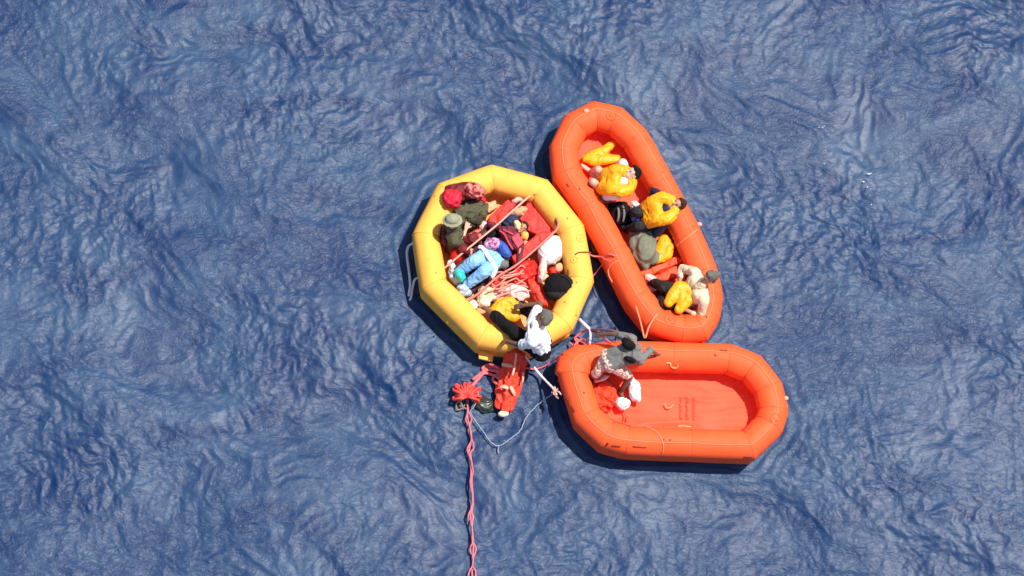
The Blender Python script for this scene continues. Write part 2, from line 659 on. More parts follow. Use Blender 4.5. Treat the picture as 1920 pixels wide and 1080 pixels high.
# ------------------------------------------------------------------ rafts
class Ring:
    """closed mitred centre line of an inflated tube"""

    def __init__(s, pts, r, z):
        s.p = [Vector((p.x, p.y, z)) for p in pts]
        area = sum(s.p[i - 1].x * s.p[i].y - s.p[i].x * s.p[i - 1].y for i in range(len(s.p)))
        if area < 0:
            s.p.reverse()          # counter-clockwise: outward is to the right of travel
        s.r = r
        s.n = len(s.p)

    def at(s, i, t):
        """point, outward side vector and mitre on segment i at fraction t"""
        a, b = s.p[i % s.n], s.p[(i + 1) % s.n]
        d = (b - a).normalized()
        sd = Vector((d.y, -d.x, 0))
        # outward blend towards the corner's bisector near the ends
        def corner(j):
            p0, p1, p2 = s.p[(j - 1) % s.n], s.p[j % s.n], s.p[(j + 1) % s.n]
            d1, d2 = (p1 - p0).normalized(), (p2 - p1).normalized()
            bi = Vector((d1.y + d2.y, -d1.x - d2.x, 0)).normalized()
            return bi, 1 / max(0.5, bi.dot(Vector((d1.y, -d1.x, 0))))
        if t <= 0:
            bi, m = corner(i)
            return a.copy(), bi, m
        if t >= 1:
            bi, m = corner(i + 1)
            return b.copy(), bi, m
        return a.lerp(b, t), sd, 1.0

    def mesh(s, nseg=28, pinch=0.016, sub=14, seed=0):
        vs, fs = [], []
        rings = []
        rnd = random.Random(seed)
        for i in range(s.n):
            L_ = (s.p[(i + 1) % s.n] - s.p[i]).length
            # rows crowd at the corners; keep clear of the inner overlap of the mitre
            for k in range(sub):
                t = k / sub
                t = 0.5 - 0.5 * math.cos(math.pi * t) if k else 0
                p, sd, m = s.at(i, t)
                b1, m1 = s.at(i, 0)[1:]
                b2, m2 = s.at(i, 1)[1:]
                dd = min(t, 1 - t) * L_
                rr = s.r * (1 - pinch * math.exp(-(dd / 0.05) ** 2)) * (1 + 0.006 * math.sin(math.pi * t))
                row = []
                for q in range(nseg):
                    th = 2 * math.pi * q / nseg
                    inner = max(0.0, -math.cos(th))
                    wr = 0.010 * inner * math.exp(-(dd / 0.18) ** 2) * math.sin(t * L_ * 95 + i * 2 + 1.5 * math.sin(th * 3))
                    rad = rr + wr + 0.004 * noise.noise(Vector((p.x * 3 + math.cos(th), p.y * 3, th + seed)))
                    off = math.cos(th) * rad
                    # mitre: shift along the segment so rows fan round the corner
                    w1 = max(0, 1 - t * L_ / (s.r * 0.9))
                    w2 = max(0, 1 - (1 - t) * L_ / (s.r * 0.9))
                    side = sd * off
                    if t > 0:
                        side = side * (1 - w1 - w2 if w1 + w2 < 1 else 0) + b1 * (off * m1) * w1 + b2 * (off * m2) * w2
                    else:
                        side = b1 * (off * m1)
                    v = p + side
                    v.z = p.z + math.sin(th) * rad
                    row.append(v)
                rings.append(len(vs))
                vs += row
        n = len(rings)
        for a in range(n):
            b_ = (a + 1) % n
            for q in range(nseg):
                q2 = (q + 1) % nseg
                fs.append((rings[a] + q, rings[b_] + q, rings[b_] + q2, rings[a] + q2))
        return mesh_from(vs, [f[::-1] for f in fs])

    def seam(s, j, r=0.006, a0=-20, a1=200):
        """thin tape round the tube at corner j"""
        p, bi, m = s.at(j, 0)
        path = []
        for k in range(17):
            th = R(a0 + (a1 - a0) * k / 16)
            rad = s.r * 0.984 + 0.002
            v = p + bi * (math.cos(th) * rad * m)
            v.z = p.z + math.sin(th) * rad
            path.append(v)
        return tube_geo(path, r, 6)

    def line(s, th0, th1, r, gap=0.004, skip=()):
        """a line round the tube, at angle th0 at the corners and th1 between"""
        path = []
        for i in range(s.n):
            for k in range(8):
                t = k / 8
                p, sd, m = s.at(i, t)
                th = R(th0 + (th1 - th0) * math.sin(math.pi * t))
                rad = s.r * (0.99 if t == 0 else 1.008) + gap
                v = p + sd * (math.cos(th) * rad * m)
                v.z = p.z + math.sin(th) * rad
                path.append(v)
        path.append(path[0].copy())
        return tube_geo(path, r, 6)


def on_tube(ring, px, py):
    """the point on the tube's upper skin seen at a pixel"""
    z = ring.p[0].z + ring.r
    for _ in range(14):
        q = P(px, py, z)
        best = 1e9
        for i in range(ring.n):
            a, b_ = ring.p[i], ring.p[(i + 1) % ring.n]
            ab = b_ - a
            t = max(0, min(1, (Vector((q.x, q.y, a.z)) - a).dot(ab) / ab.length_squared))
            best = min(best, (a + ab * t - Vector((q.x, q.y, a.z))).length)
        z2 = ring.p[0].z + math.sqrt(max(0.0, ring.r ** 2 - min(best, ring.r * 0.98) ** 2))
        z = 0.5 * z + 0.5 * z2
    return P(px, py, z), z


UP_Z = 0.47


def raft(name, outer, TUBE_R, mt, mf, mseam, mrope, label, floor_wr, seed, seam_ids=None):
    """outer: photo pixels round the outer edge"""
    c0 = [P(x, y, UP_Z) for x, y in outer]
    n = len(c0)
    area = sum(c0[i - 1].x * c0[i].y - c0[i].x * c0[i - 1].y for i in range(n))
    if area < 0:
        c0.reverse()
    # centre line = outer edge moved in by the radius
    cl = []
    for i in range(n):
        p0, p1, p2 = c0[i - 1], c0[i], c0[(i + 1) % n]
        d1, d2 = (p1 - p0).normalized(), (p2 - p1).normalized()
        bi = Vector((d1.y + d2.y, -d1.x - d2.x, 0)).normalized()
        m = 1 / bi.dot(Vector((d1.y, -d1.x, 0)))
        cl.append(p1 - bi * (TUBE_R * m))
    cen = sum((Vector((p.x, p.y, 0)) for p in cl), Vector()) / n
    t = thing(name, cen, label, 'life raft')
    up = Ring(cl, TUBE_R, UP_Z)
    lo = Ring([p - (p - Vector((cen.x, cen.y, p.z))).normalized() * 0.012 for p in cl], 0.20, 0.105)
    link('upper_tube', up.mesh(seed=seed), mt, t)
    link('lower_tube', lo.mesh(seed=seed + 3, nseg=20), mt, t)
    for j in (seam_ids if seam_ids is not None else range(n)):
        vs, fs = up.seam(j, 0.0035)
        link('seam', mesh_from(vs, fs), mseam, t)
    vs, fs = up.line(80, 76, 0.006)
    if mrope is not YELLOW:
        link('lifeline', mesh_from(vs, fs), mrope, t)
    # floor: wrinkled sheet under the upper tube
    inner = [Vector((p.x, p.y, 0)) for p in cl]
    bm = bmesh.new()
    nr = 34
    rows = []
    m_ = 8
    ringpts = []
    for i in range(n):
        a, b_ = inner[i], inner[(i + 1) % n]
        for k in range(m_):
            ringpts.append(a.lerp(b_, k / m_))
    NR = len(ringpts)
    c = bm.verts.new((cen.x, cen.y, 0.2))
    for j in range(1, nr + 1):
        row = []
        for q in ringpts:
            w = Vector((cen.x, cen.y, 0)).lerp(q, j / nr * 0.985)
            row.append(bm.verts.new((w.x, w.y, 0.2)))
        rows.append(row)
    for k in range(NR):
        bm.faces.new((c, rows[0][k], rows[0][(k + 1) % NR]))
        for j in range(nr - 1):
            bm.faces.new((rows[j][k], rows[j + 1][k], rows[j + 1][(k + 1) % NR], rows[j][(k + 1) % NR]))
    fdir = floor_wr[0]
    for v in bm.verts:
        q = Vector((v.co.x, v.co.y, 0))
        al = q.dot(fdir)
        f = (q - fdir * al * 0.8) * floor_wr[2] + Vector((seed * 3.3, 0, 0))
        w = noise.noise(q * 1.4) * 0.6
        v.co.z = 0.20 + floor_wr[1] * (0.6 - abs(noise.noise(f + Vector((w, w, 0)))) * 2.4) + 0.02 * noise.noise(q * 2)
    me = bpy.data.meshes.new('mesh')
    bm.normal_update()
    bm.to_mesh(me)
    bm.free()
    smooth(me)
    link('floor', me, mf, t)
    return t, up


def valve(t, ring, px, py, rad, m):
    c, z = on_tube(ring, px, py)
    path = [c + Vector((math.cos(a) * rad, math.sin(a) * rad, 0.004)) for a in [2 * math.pi * k / 24 for k in range(25)]]
    path = [on_surface(ring, q, 0.004) for q in path]
    vs, fs = tube_geo(path, 0.007, 6)
    cc = on_surface(ring, c, -0.006)
    s = Shape()
    s.ell(cc, Vector((rad * .5, 0, 0)), Vector((0, rad * .5, 0)), Vector((0, 0, 0.022)))
    k = len(vs)
    vs += s.v
    fs += [tuple(i + k for i in f) for f in s.f]
    link('valve', mesh_from(vs, fs), m, t)


def on_surface(ring, q, lift=0.004):
    best, bd = None, 1e9
    for i in range(ring.n):
        a, b_ = ring.p[i], ring.p[(i + 1) % ring.n]
        ab = b_ - a
        t = max(0, min(1, (Vector((q.x, q.y, a.z)) - a).dot(ab) / ab.length_squared))
        d = (a + ab * t - Vector((q.x, q.y, a.z))).length
        bd = min(bd, d)
    z = ring.p[0].z + math.sqrt(max(0.0004, (ring.r + lift) ** 2 - min(bd, ring.r) ** 2))
    return Vector((q.x, q.y, z))


def mark(t, ring, pix, r, m, name='marking', flat=0.15):
    """a painted dash, ribbon or cord lying on the tube"""
    pts = [on_tube(ring, x, y)[0] for x, y in pix]
    pts = [on_surface(ring, q, r * flat * 0.5 + 0.003) for q in spline(pts, 8)]
    vs, fs = tube_geo(pts, r, 6, flat)
    link(name, mesh_from(vs, fs), m, t)


raft_y, ring_y = raft('life_raft', Y_OUT, 0.212, YELLOW, YELLOW_FLOOR, SEAM_Y, YELLOW,
                      'yellow ten-sided inflatable life raft crowded with people and baggage', (Vector((1, 0.4, 0)).normalized(), 0.012, 4.0), 1)
raft_n, ring_n = raft('life_raft', N_OUT, 0.226, ORANGE, ORANGE_FLOOR, SEAM, ORANGE_ROPE,
                      'long orange life raft slanting down to the right, with people in yellow life vests',
                      (Vector((0.45, -0.9, 0)).normalized(), 0.014, 4.0), 2)
raft_s, ring_s = raft('life_raft', S_OUT, 0.234, ORANGE, ORANGE_FLOOR, SEAM, ORANGE_ROPE,
                      'almost empty orange life raft lying level at the bottom of the group',
                      (Vector((1, -0.06, 0)), 0.022, 4.2), 3)

valve(raft_n, ring_n, 1146, 216, 0.075, ORANGE)
valve(raft_n, ring_n, 1257, 598, 0.085, ORANGE)
valve(raft_s, ring_s, 1455, 786, 0.085, ORANGE)
valve(raft_y, ring_y, 1088, 446, 0.06, YELLOW)
valve(raft_y, ring_y, 1077, 487, 0.05, YELLOW)
# dashes and ribbons on the tubes
for a, b_ in (((1057, 736), (1066, 752)), ((1071, 760), (1078, 772)), ((1135, 838), (1140, 830)), ((1147, 835), (1164, 837)),
              ((1186, 837), (1212, 839)), ((1395, 856), (1411, 857)), ((1242, 824), (1246, 824)), ((1255, 824), (1258, 826)),
              ((1349, 657), (1364, 658)), ((1339, 664), (1343, 668)), ((1094, 735), (1096, 738))):
    mark(raft_s, ring_s, (a, b_), 0.014, MARK)
for a, b_ in (((1063, 344), (1067, 350)), ((1084, 354), (1088, 355)), ((1055, 350), (1063, 363)), ((1323, 593), (1326, 596)),
              ((1240, 322), (1242, 325))):
    mark(raft_n, ring_n, (a, b_), 0.013, MARK)
for a, b_ in (((837, 604), (840, 606)), ((1058, 565), (1060, 567)), ((1080, 529), (1082, 531)), ((817, 511), (819, 513)),
              ((815, 367), (816, 368)), ((1063, 408), (1065, 411)), ((1079, 590), (1081, 593)), ((891, 580), (893, 582))):
    mark(raft_y, ring_y, (a, b_), 0.012, mat('dark_smudge', (0.30, 0.16, 0.02), 0.7))
mark(raft_s, ring_s, ((1249, 681), (1256, 681), (1259, 688), (1268, 690), (1272, 683)), 0.014, mat('ribbon', (0.9, 0.30, 0.11), 0.7), 'ribbon')
mark(raft_s, ring_s, ((1272, 799), (1280, 798), (1288, 799), (1296, 800)), 0.012, MATS['ribbon'], 'ribbon')
mark(raft_s, ring_s, ((1205, 799), (1228, 808), (1240, 822), (1244, 836), (1242, 850)), 0.010, ORANGE_ROPE, 'grab_line', 1)
mark(raft_n, ring_n, ((1270, 461), (1290, 444), (1309, 430)), 0.010, ORANGE_ROPE, 'grab_line', 1)
mark(raft_n, ring_n, ((1148, 530), (1141, 515), (1143, 500), (1160, 488)), 0.010, ORANGE_ROPE, 'grab_line', 1)
mark(raft_y, ring_y, ((1078, 478), (1084, 474), (1096, 473), (1108, 474)), 0.012, BROWN, 'grab_line', 1)
mark(raft_y, ring_y, ((1065, 505), (1066, 515), (1064, 522)), 0.008, BROWN, 'grab_line', 1)
# floor ribbons and printed lettering worn past reading
vs, fs = tube_geo(spline([P(*q, 0.245) for q in ((1246, 757), (1251, 765), (1257, 764), (1263, 758))], 6), 0.011, 6, 0.4)
link('ribbon', mesh_from(vs, fs), MATS['ribbon'], raft_s)
rnd = random.Random(5)
for col in range(3):
    pts = []
    for k in range(24):
        x = 1276 + col * 12 + (3.2 if k % 2 else -2.2) * rnd.uniform(0.3, 1.3)
        pts.append(P(x, 744 + k * 1.9 + rnd.uniform(-1, 1), 0.222 + 0.004 * rnd.random()))
    vs, fs = tube_geo(pts, 0.0055, 5)
    link('lettering', mesh_from(vs, fs), mat('worn_lettering', (0.72, 0.050, 0.022), 0.8, 0.1), raft_s)
# toggles where lines are made fast
for t_, rg, x, y in ((raft_s, ring_s, 1473, 747), (raft_n, ring_n, 1311, 421), (raft_n, ring_n, 1099, 208)):
    c, z = on_tube(rg, x, y)
    s = Shape()
    s.ell(c + Vector((0, 0, 0.01)), Vector((0.045, 0, 0)), Vector((0, 0.035, 0)), Vector((0, 0, 0.03)))
    link('toggle', mesh_from(s.v, s.f), mat('pale_orange', (0.9, 0.35, 0.22), 0.6), t_)
# yellow raft's boarding flap and bracing at its lower corner
s = Shape()
s.prism([P(897, 655, 0.3), P(926, 663, 0.3), P(924, 677, 0.3), P(898, 671, 0.3)], 0.22, 0.27)
link('boarding_flap', s.fuse(0.008, 3), YELLOW, raft_y)


# ------------------------------------------------------------------ people
Pw = P


def ik(root, target, l1, l2, pole):
    d = target - root
    L_ = min(d.length, (l1 + l2) * 0.985)
    L_ = max(L_, abs(l1 - l2) + 0.03)
    dn = d.normalized()
    a = (l1 * l1 - l2 * l2 + L_ * L_) / (2 * L_)
    h = math.sqrt(max(0.0, l1 * l1 - a * a))
    pv = pole - root
    pv = pv - dn * pv.dot(dn)
    if pv.length < 1e-4:
        pv = dn.orthogonal()
    pv.normalize()
    return root + dn * a + pv * h, root + dn * L_


def hand(s, wrist, d, palm, side, curl=0.6):
    """palm box, four unequal bent fingers and a thumb"""
    d = d.normalized()
    palm = (palm - d * palm.dot(d)).normalized()
    w = d.cross(palm).normalized() * side
    for k in (-1.0, -0.35, 0.35, 1.0):
        s.cap(wrist + w * (0.018 * k), 0.015, wrist + d * 0.085 + w * (0.030 * k), 0.0125, 8)
    for k, ln in ((-1.0, 0.060), (-0.35, 0.074), (0.35, 0.080), (1.0, 0.070)):
        b0 = wrist + d * 0.085 + w * (0.031 * k)
        d1 = (d + palm * curl * 0.5 + w * 0.10 * k).normalized()
        b1 = b0 + d1 * ln * 0.55
        d2 = (d + palm * curl * 1.5 + w * 0.06 * k).normalized()
        b2 = b1 + d2 * ln * 0.5
        s.cap(b0, 0.0095, b1, 0.0088, 8)
        s.cap(b1, 0.0088, b2, 0.0075, 8)
    t0 = wrist + d * 0.022 + w * 0.03
    t1 = t0 + (d * 0.75 + w * 0.75 + palm * 0.3).normalized() * 0.042
    t2 = t1 + (d + w * 0.2 + palm * 0.5).normalized() * 0.03
    s.cap(t0, 0.014, t1, 0.011, 8)
    s.cap(t1, 0.011, t2, 0.009, 8)


def person(label, pelvis, neck, headp, face, hands, feet, knees=None, elbows=None, skin=SKIN_T, hair=HAIR_K, top=None,
           trousers=None, sleeve=0.6, leg=1.0, shoes=None, front=None, bun=False, hat=None, vest=None, longhair=False,
           group=None, wide=1.0, sc=1.12, girth=1.0, thick=1.0):
    """positions are (px, py, z); face and front are world vectors"""
    pel = Pw(*pelvis)

    def P(*q):
        return pel + (Pw(*q) - pel) / sc
    nk = P(*neck)
    sp = (nk - pel).normalized()
    nk = pel + sp * 0.50
    fr = Vector(front or face)
    fr = (fr - sp * fr.dot(sp)).normalized()
    rt = fr.cross(sp).normalized()          # the person's right
    hd = P(*headp)
    hdir = (hd - nk).normalized()
    hc = nk + hdir * 0.185
    f = Vector(face)
    f = (f - hdir * f.dot(hdir) * 0.55).normalized()
    hu = (hdir - f * hdir.dot(f)).normalized()
    hr = f.cross(hu)
    t = thing('person', Vector((pel.x, pel.y, 0.2)), label, 'person', group)
    b = Shape()
    c = Shape()          # top
    q = Shape()          # trousers
    CL = 0.017

    def both(sh, a, ra, b_, rb):
        ra, rb = ra * girth, rb * girth
        b.cap(a, ra, b_, rb)
        if sh is not None:
            sh.cap(a, ra + CL, b_, rb + CL)
    W = wide
    # trunk
    for k in (-1, 1):
        both(c, pel + sp * 0.03 + rt * (0.060 * k), 0.104, pel + sp * 0.24 + rt * (0.055 * k * W), 0.092)
        both(c, pel + sp * 0.24 + rt * (0.06 * k * W), 0.094, pel + sp * 0.40 + rt * (0.085 * k * W), 0.098)
        both(c, pel + sp * 0.40 + rt * (0.085 * k * W), 0.090, pel + sp * 0.455 + rt * (0.155 * k * W), 0.058)
    q.cap(pel - rt * 0.075 - sp * 0.01, 0.118, pel + rt * 0.075 - sp * 0.01, 0.118)
    q.cap(pel - rt * 0.06 + sp * 0.05, 0.102, pel + rt * 0.06 + sp * 0.05, 0.102)
    c.cap(nk - sp * 0.05, 0.085, nk + (hd - nk).normalized() * 0.03, 0.070)
    b.cap(pel - rt * 0.075, 0.10, pel + rt * 0.075, 0.10)
    b.cap(nk - sp * 0.03, 0.062, hc - hu * 0.05, 0.052)
    # head: skull, jaw, brow, nose, chin, ears
    b.ell(hc + hu * 0.015 - f * 0.012, hr * 0.076, f * 0.096, hu * 0.098)
    b.ell(hc - hu * 0.055 + f * 0.022, hr * 0.055, f * 0.066, hu * 0.062)
    b.cap(hc + f * 0.078 + hu * 0.010, 0.010, hc + f * 0.100 - hu * 0.028, 0.015, 8)
    b.cap(hc + f * 0.070 - hu * 0.100, 0.020)
    b.cap(hc + f * 0.080 - hu * 0.058 - hr * 0.018, 0.009, hc + f * 0.080 - hu * 0.058 + hr * 0.018, 0.009, 8)
    for k in (-1, 1):
        b.ell(hc + hr * (0.078 * k) - f * 0.005 - hu * 0.01, hr * 0.010, f * 0.018, hu * 0.032, 8)
        b.cap(hc + f * 0.076 + hr * (0.030 * k) + hu * 0.022, 0.012)
    # arms
    for k, hp in ((-1, hands[0]), (1, hands[1])):
        if hp is None:
            continue
        sh = nk - sp * 0.055 + rt * (0.182 * k * W)
        tgt = P(*hp[:3])
        pole = P(*elbows[0 if k < 0 else 1]) if elbows else sh + (rt * k * 0.6 - sp * 0.6 - fr * 0.1)
        el, wr = ik(sh, tgt, 0.29, 0.25, pole)
        b.cap(sh, 0.052, el, 0.039)
        b.cap(el, 0.039, wr, 0.026)
        c.cap(nk - sp * 0.055 + rt * (0.15 * k * W), 0.062, sh, 0.064)
        slv = sleeve if not isinstance(sleeve, tuple) else sleeve[0 if k < 0 else 1]
        if slv <= 0.5:
            c.cap(sh, 0.066 * girth, sh.lerp(el, slv * 2), 0.064 * girth)
        else:
            c.cap(sh, 0.066, el, 0.054)
            c.cap(el, 0.054, el.lerp(wr, (slv - 0.5) * 2), 0.042)
        hd_ = (wr - el).normalized()
        hd_ = (hd_ + Vector((0, 0, -0.25))).normalized()
        hand(b, wr, hd_, Vector((0, 0, -1)) if abs(hd_.z) < 0.8 else -rt * k, -k, 0.55)
    # legs
    shoe_shapes = []
    for i, k in ((0, -1), (1, 1)):
        hp = pel + rt * (0.085 * k)
        tgt = P(*feet[i][:3])
        pole = P(*knees[i])
        kn, an = ik(hp, tgt, 0.43, 0.40, pole)
        b.cap(hp, 0.082, kn, 0.056)
        b.cap(kn, 0.055, kn.lerp(an, 0.35), 0.054)
        b.cap(kn.lerp(an, 0.35), 0.054, an, 0.034)
        if leg <= 0.5:
            q.cap(hp, 0.100, hp.lerp(kn, leg * 2), 0.084)
        else:
            q.cap(hp, 0.098 * thick, kn, 0.074 * thick)
            q.cap(kn, 0.074 * thick, kn.lerp(an, (leg - 0.5) * 2), 0.056 * thick)
        td = Vector(feet[i][3]) if len(feet[i]) > 3 else fr
        td = (td - (kn - an).normalized() * 0.15).normalized()
        heel = an - td * 0.035 - (kn - an).normalized() * 0.035
        toe = an + td * 0.155 - (kn - an).normalized() * 0.045
        b.cap(an, 0.036, heel, 0.032)
        b.cap(an - (kn - an).normalized() * 0.02, 0.036, an + td * 0.09 - (kn - an).normalized() * 0.04, 0.034)
        b.cap(an + td * 0.09 - (kn - an).normalized() * 0.04, 0.036, toe, 0.024)
        if shoes is not None:
            s2 = Shape()
            s2.cap(heel, 0.044, an + td * 0.09 - (kn - an).normalized() * 0.038, 0.048)
            s2.cap(an + td * 0.09 - (kn - an).normalized() * 0.04, 0.049, toe, 0.036)
            s2.cap(an, 0.046, heel, 0.044)
            shoe_shapes.append(s2)
    link('body', b.fuse(0.0075, 2), skin, t)
    if top is not None:
        link('shirt', c.fuse(0.010, 2, 0.008, 10.0, len(label), 0.002, (rt + sp).normalized()), top, t)
    if trousers is not None:
        link('trousers', q.fuse(0.010, 2, 0.010, 10.0, len(label) + 2, 0.002, rt), trousers, t)
    for s2 in shoe_shapes:
        link('shoe', s2.fuse(0.009, 2), shoes, t)
    # hair
    h = Shape()
    h.ell(hc + hu * 0.028 - f * 0.022, hr * 0.084, f * 0.094, hu * 0.097)
    h.ell(hc - hu * 0.015 - f * 0.050, hr * 0.074, f * 0.060, hu * 0.085)
    h.cap(hc + f * 0.045 + hu * 0.085 - hr * 0.03, 0.026, hc + f * 0.045 + hu * 0.085 + hr * 0.03, 0.026)
    if bun:
        h.cap(hc - f * 0.105 + hu * 0.07, 0.042)
    if longhair:
        for k in (-1, 0, 1):
            h.cap(hc - f * 0.05 + hr * (0.05 * k), 0.05, hc - f * 0.10 - hu * 0.16 + hr * (0.06 * k), 0.035)
    link('hair', h.fuse(0.009, 1, 0.004, 22, len(label), 0.002), hair, t)
    for k in (-1, 1):
        e = Shape()
        e.ell(hc + f * 0.086 + hr * (0.030 * k) + hu * 0.008, hr * 0.011, f * 0.006, hu * 0.006, 8)
        link('eye', mesh_from(e.v, e.f), EYE, t)
    if hat is not None:
        h = Shape()
        h.ell(hc + hu * 0.06 - f * 0.01, hr * 0.098, f * 0.112, hu * 0.078)
        h.ell(hc + hu * 0.035 - f * 0.005, hr * 0.150, f * 0.165, hu * 0.014)
        link('hat', h.fuse(0.009, 2, 0.004, 14, 3, 0.002), hat, t)
    if vest is not None:
        # inflated horseshoe: round the back of the neck and down both sides of the chest
        v = Shape()
        g = nk + sp * 0.05
        off = fr * 0.125
        lw = vest
        ring = [(-0.02, -0.13, 0.0), (0.13, -0.10, 0.02), (0.165, 0.02, 0.02)]
        for k in (-1, 1):
            pts = [g - fr * 0.125,
                   g + rt * (0.10 * k) - fr * 0.085,
                   g + rt * (0.150 * k) + fr * 0.02 - sp * 0.01,
                   g + rt * (0.130 * k) + fr * 0.13 - sp * 0.08,
                   g + rt * (0.095 * k) + off * 1.45 - sp * 0.22,
                   g + rt * (0.085 * k) + off * 1.45 - sp * 0.42]
            rr = [0.066, 0.074, 0.086, 0.100, 0.112, 0.092]
            rr = [0.062, 0.068, 0.078, 0.086, 0.090, 0.078]
            for i in range(5):
                v.cap(pts[i], rr[i] * lw, pts[i + 1], rr[i + 1] * lw)
            v.cap(pts[3], 0.078 * lw, pts[3] - rt * (0.115 * k) - sp * 0.03, 0.072 * lw)
            v.cap(pts[2].lerp(pts[3], 0.6), 0.062 * lw, pts[2].lerp(pts[3], 0.6) - rt * (0.13 * k) + fr * 0.03, 0.062 * lw)
            v.cap(pts[4], 0.075 * lw, pts[4] - rt * (0.08 * k), 0.070 * lw)
            v.cap(pts[5], 0.070 * lw, pts[5] - rt * (0.075 * k), 0.066 * lw)
        vo = link('life_vest', v.fuse(0.010, 2, 0.008, 9, 3, 0.002), AMBER, t)
        bw, bf = [], []
        belt = []
        for k in range(25):
            a = 2 * math.pi * k / 24
            belt.append(pel + sp * 0.18 + rt * (math.cos(a) * 0.165) + fr * (math.sin(a) * 0.115 + (0.06 if math.sin(a) > 0 else 0)))
        tube_geo(belt, 0.016, 6, 0.4, bw, bf, up=sp)
        link('belt', mesh_from(bw, bf), ROPE_W, vo)
    # people differ in size: grow the figure about its seat
    o_ = pel - t.location
    k_ = Matrix.Translation(o_) @ Matrix.Scale(sc, 4) @ Matrix.Translation(-o_)
    for ch in t.children_recursive:
        ch.data.transform(k_)
    return t


V = Vector
# orange raft slanting right
person('black-haired person in a yellow life vest nearest the top of the slanting raft',
       (1142, 356, 0.34), (1160, 346, 0.72), (1173, 337, 0.9), (-0.6, 0.30, 0.7),
       ((1118, 338, 0.56), (1142, 322, 0.60)), ((1104, 342, 0.30, (-0.5, 0.1, 0.4)), (1108, 322, 0.32, (-0.5, 0.3, 0.4))),
       ((1112, 342, 0.66), (1124, 322, 0.66)), skin=SKIN_P, hair=HAIR_K, top=WHITE, trousers=OFFWHITE, leg=0.28, sleeve=0.4,
       front=(-0.75, 0.15, 0.6), vest=1.12)
person('person in a yellow life vest leaning on the right-hand tube beside a blue bag',
       (1224, 412, 0.34), (1240, 398, 0.72), (1255, 389, 0.9), (-0.6, -0.1, 0.8),
       ((1206, 415, 0.50), (1214, 388, 0.52)), ((1176, 430, 0.30, (-0.3, -0.1, 1)), (1178, 404, 0.30, (-0.3, 0.1, 1))),
       ((1198, 425, 0.56), (1196, 400, 0.52)), skin=SKIN_T, hair=HAIR_B, top=NAVY, trousers=CHARCOAL, leg=1.0, sleeve=0.9,
       shoes=BLACK, front=(-0.7, -0.15, 0.75), vest=1.15)
person('person in a cream shirt at the lower end of the slanting raft',
       (1288, 560, 0.36), (1308, 540, 0.78), (1321, 528, 0.98), (-0.9, -0.2, 0.05),
       ((1284, 580, 0.62), (1274, 532, 0.66)), ((1234, 548, 0.28, (-0.9, 0.1, 0.2)), (1222, 528, 0.30, (-0.9, 0.2, 0.2))),
       ((1256, 572, 0.62), (1246, 538, 0.62)), elbows=((1308, 596, 0.55), (1280, 505, 0.6)), skin=SKIN_T, hair=HAIR_G, top=CREAM,
       trousers=CHARCOAL, leg=1.0, sleeve=0.75, shoes=PINKW, front=(-0.9, -0.25, 0.3), bun=True, wide=1.15, sc=1.15)
# yellow raft
person('person in white shirt and black trousers on the bottom rim of the yellow raft',
       (1016, 650, 0.78), (1004, 622, 1.16), (1017, 598, 1.36), (-0.9, 0.25, -0.35),
       ((948, 640, 0.80), (980, 573, 0.86)), ((928, 592, 0.66, (-0.6, 0.5, -0.2)), (968, 572, 0.40, (-0.6, 0.4, -0.2))),
       ((958, 628, 1.10), (1008, 560, 1.0)), elbows=((972, 672, 0.9), (1014, 572, 1.0)), skin=SKIN_B, hair=HAIR_G, top=WHITE,
       trousers=BLACK, leg=1.0, thick=1.3, sleeve=(0.36, 0.2), front=(-0.9, 0.12, 0.1), wide=1.2, sc=1.15, girth=1.08)
person('person in a round olive sun hat, sitting at the left inside the yellow raft',
       (847, 455, 0.32), (849, 434, 0.74), (849, 419, 0.95), (0.9, 0.1, -0.1),
       ((878, 466, 0.5), (874, 428, 0.55)), ((890, 480, 0.26, (0.8, -0.2, 0.2)), (898, 455, 0.26, (0.8, 0.2, 0.2))),
       ((876, 474, 0.60), (878, 450, 0.60)), skin=SKIN_P, hair=HAIR_B, top=OLIVE, trousers=DARKRED, leg=1.0, sleeve=0.5,
       front=(0.9, 0.1, 0.1), hat=OLIVE_PALE, shoes=CHARCOAL, sc=1.0)
person('casualty lying on the stretcher in the yellow raft, with light blue trousers',
       (926, 480, 0.50), (968, 440, 0.58), (991, 414, 0.68), (0.1, -0.1, 1.0),
       ((975, 462, 0.60), (945, 424, 0.58)), ((876, 534, 0.46, (-0.4, -0.3, 0.8)), (858, 513, 0.46, (-0.4, -0.3, 0.8))),
       ((905, 512, 0.70), (888, 490, 0.70)), skin=SKIN_T, hair=HAIR_B, top=MAROON, trousers=LBLUE, leg=0.98, sleeve=0.7,
       front=(0.0, 0.0, 1.0), shoes=ICE, longhair=True, sc=0.92, thick=1.45)
# lower orange raft
person("person in grey shirt and printed shorts bending over the bottom raft's tube",
       (1144, 676, 0.92), (1186, 658, 1.08), (1172, 640, 1.22), (-0.3, 0.75, -0.25),
       ((1114, 626, 0.80), (1232, 664, 0.76)), ((1136, 712, 0.30, (0.4, -0.6, 0)), (1164, 734, 0.27, (0.5, -0.7, 0))),
       ((1128, 694, 0.66), (1160, 704, 0.66)), elbows=((1142, 624, 1.0), (1222, 646, 1.0)), skin=SKIN_B, hair=HAIR_K, top=GREY,
       trousers=PRINT, leg=0.42, sleeve=(0.3, 0.6), front=(0.6, 0.4, -0.7), wide=1.08, sc=0.99)

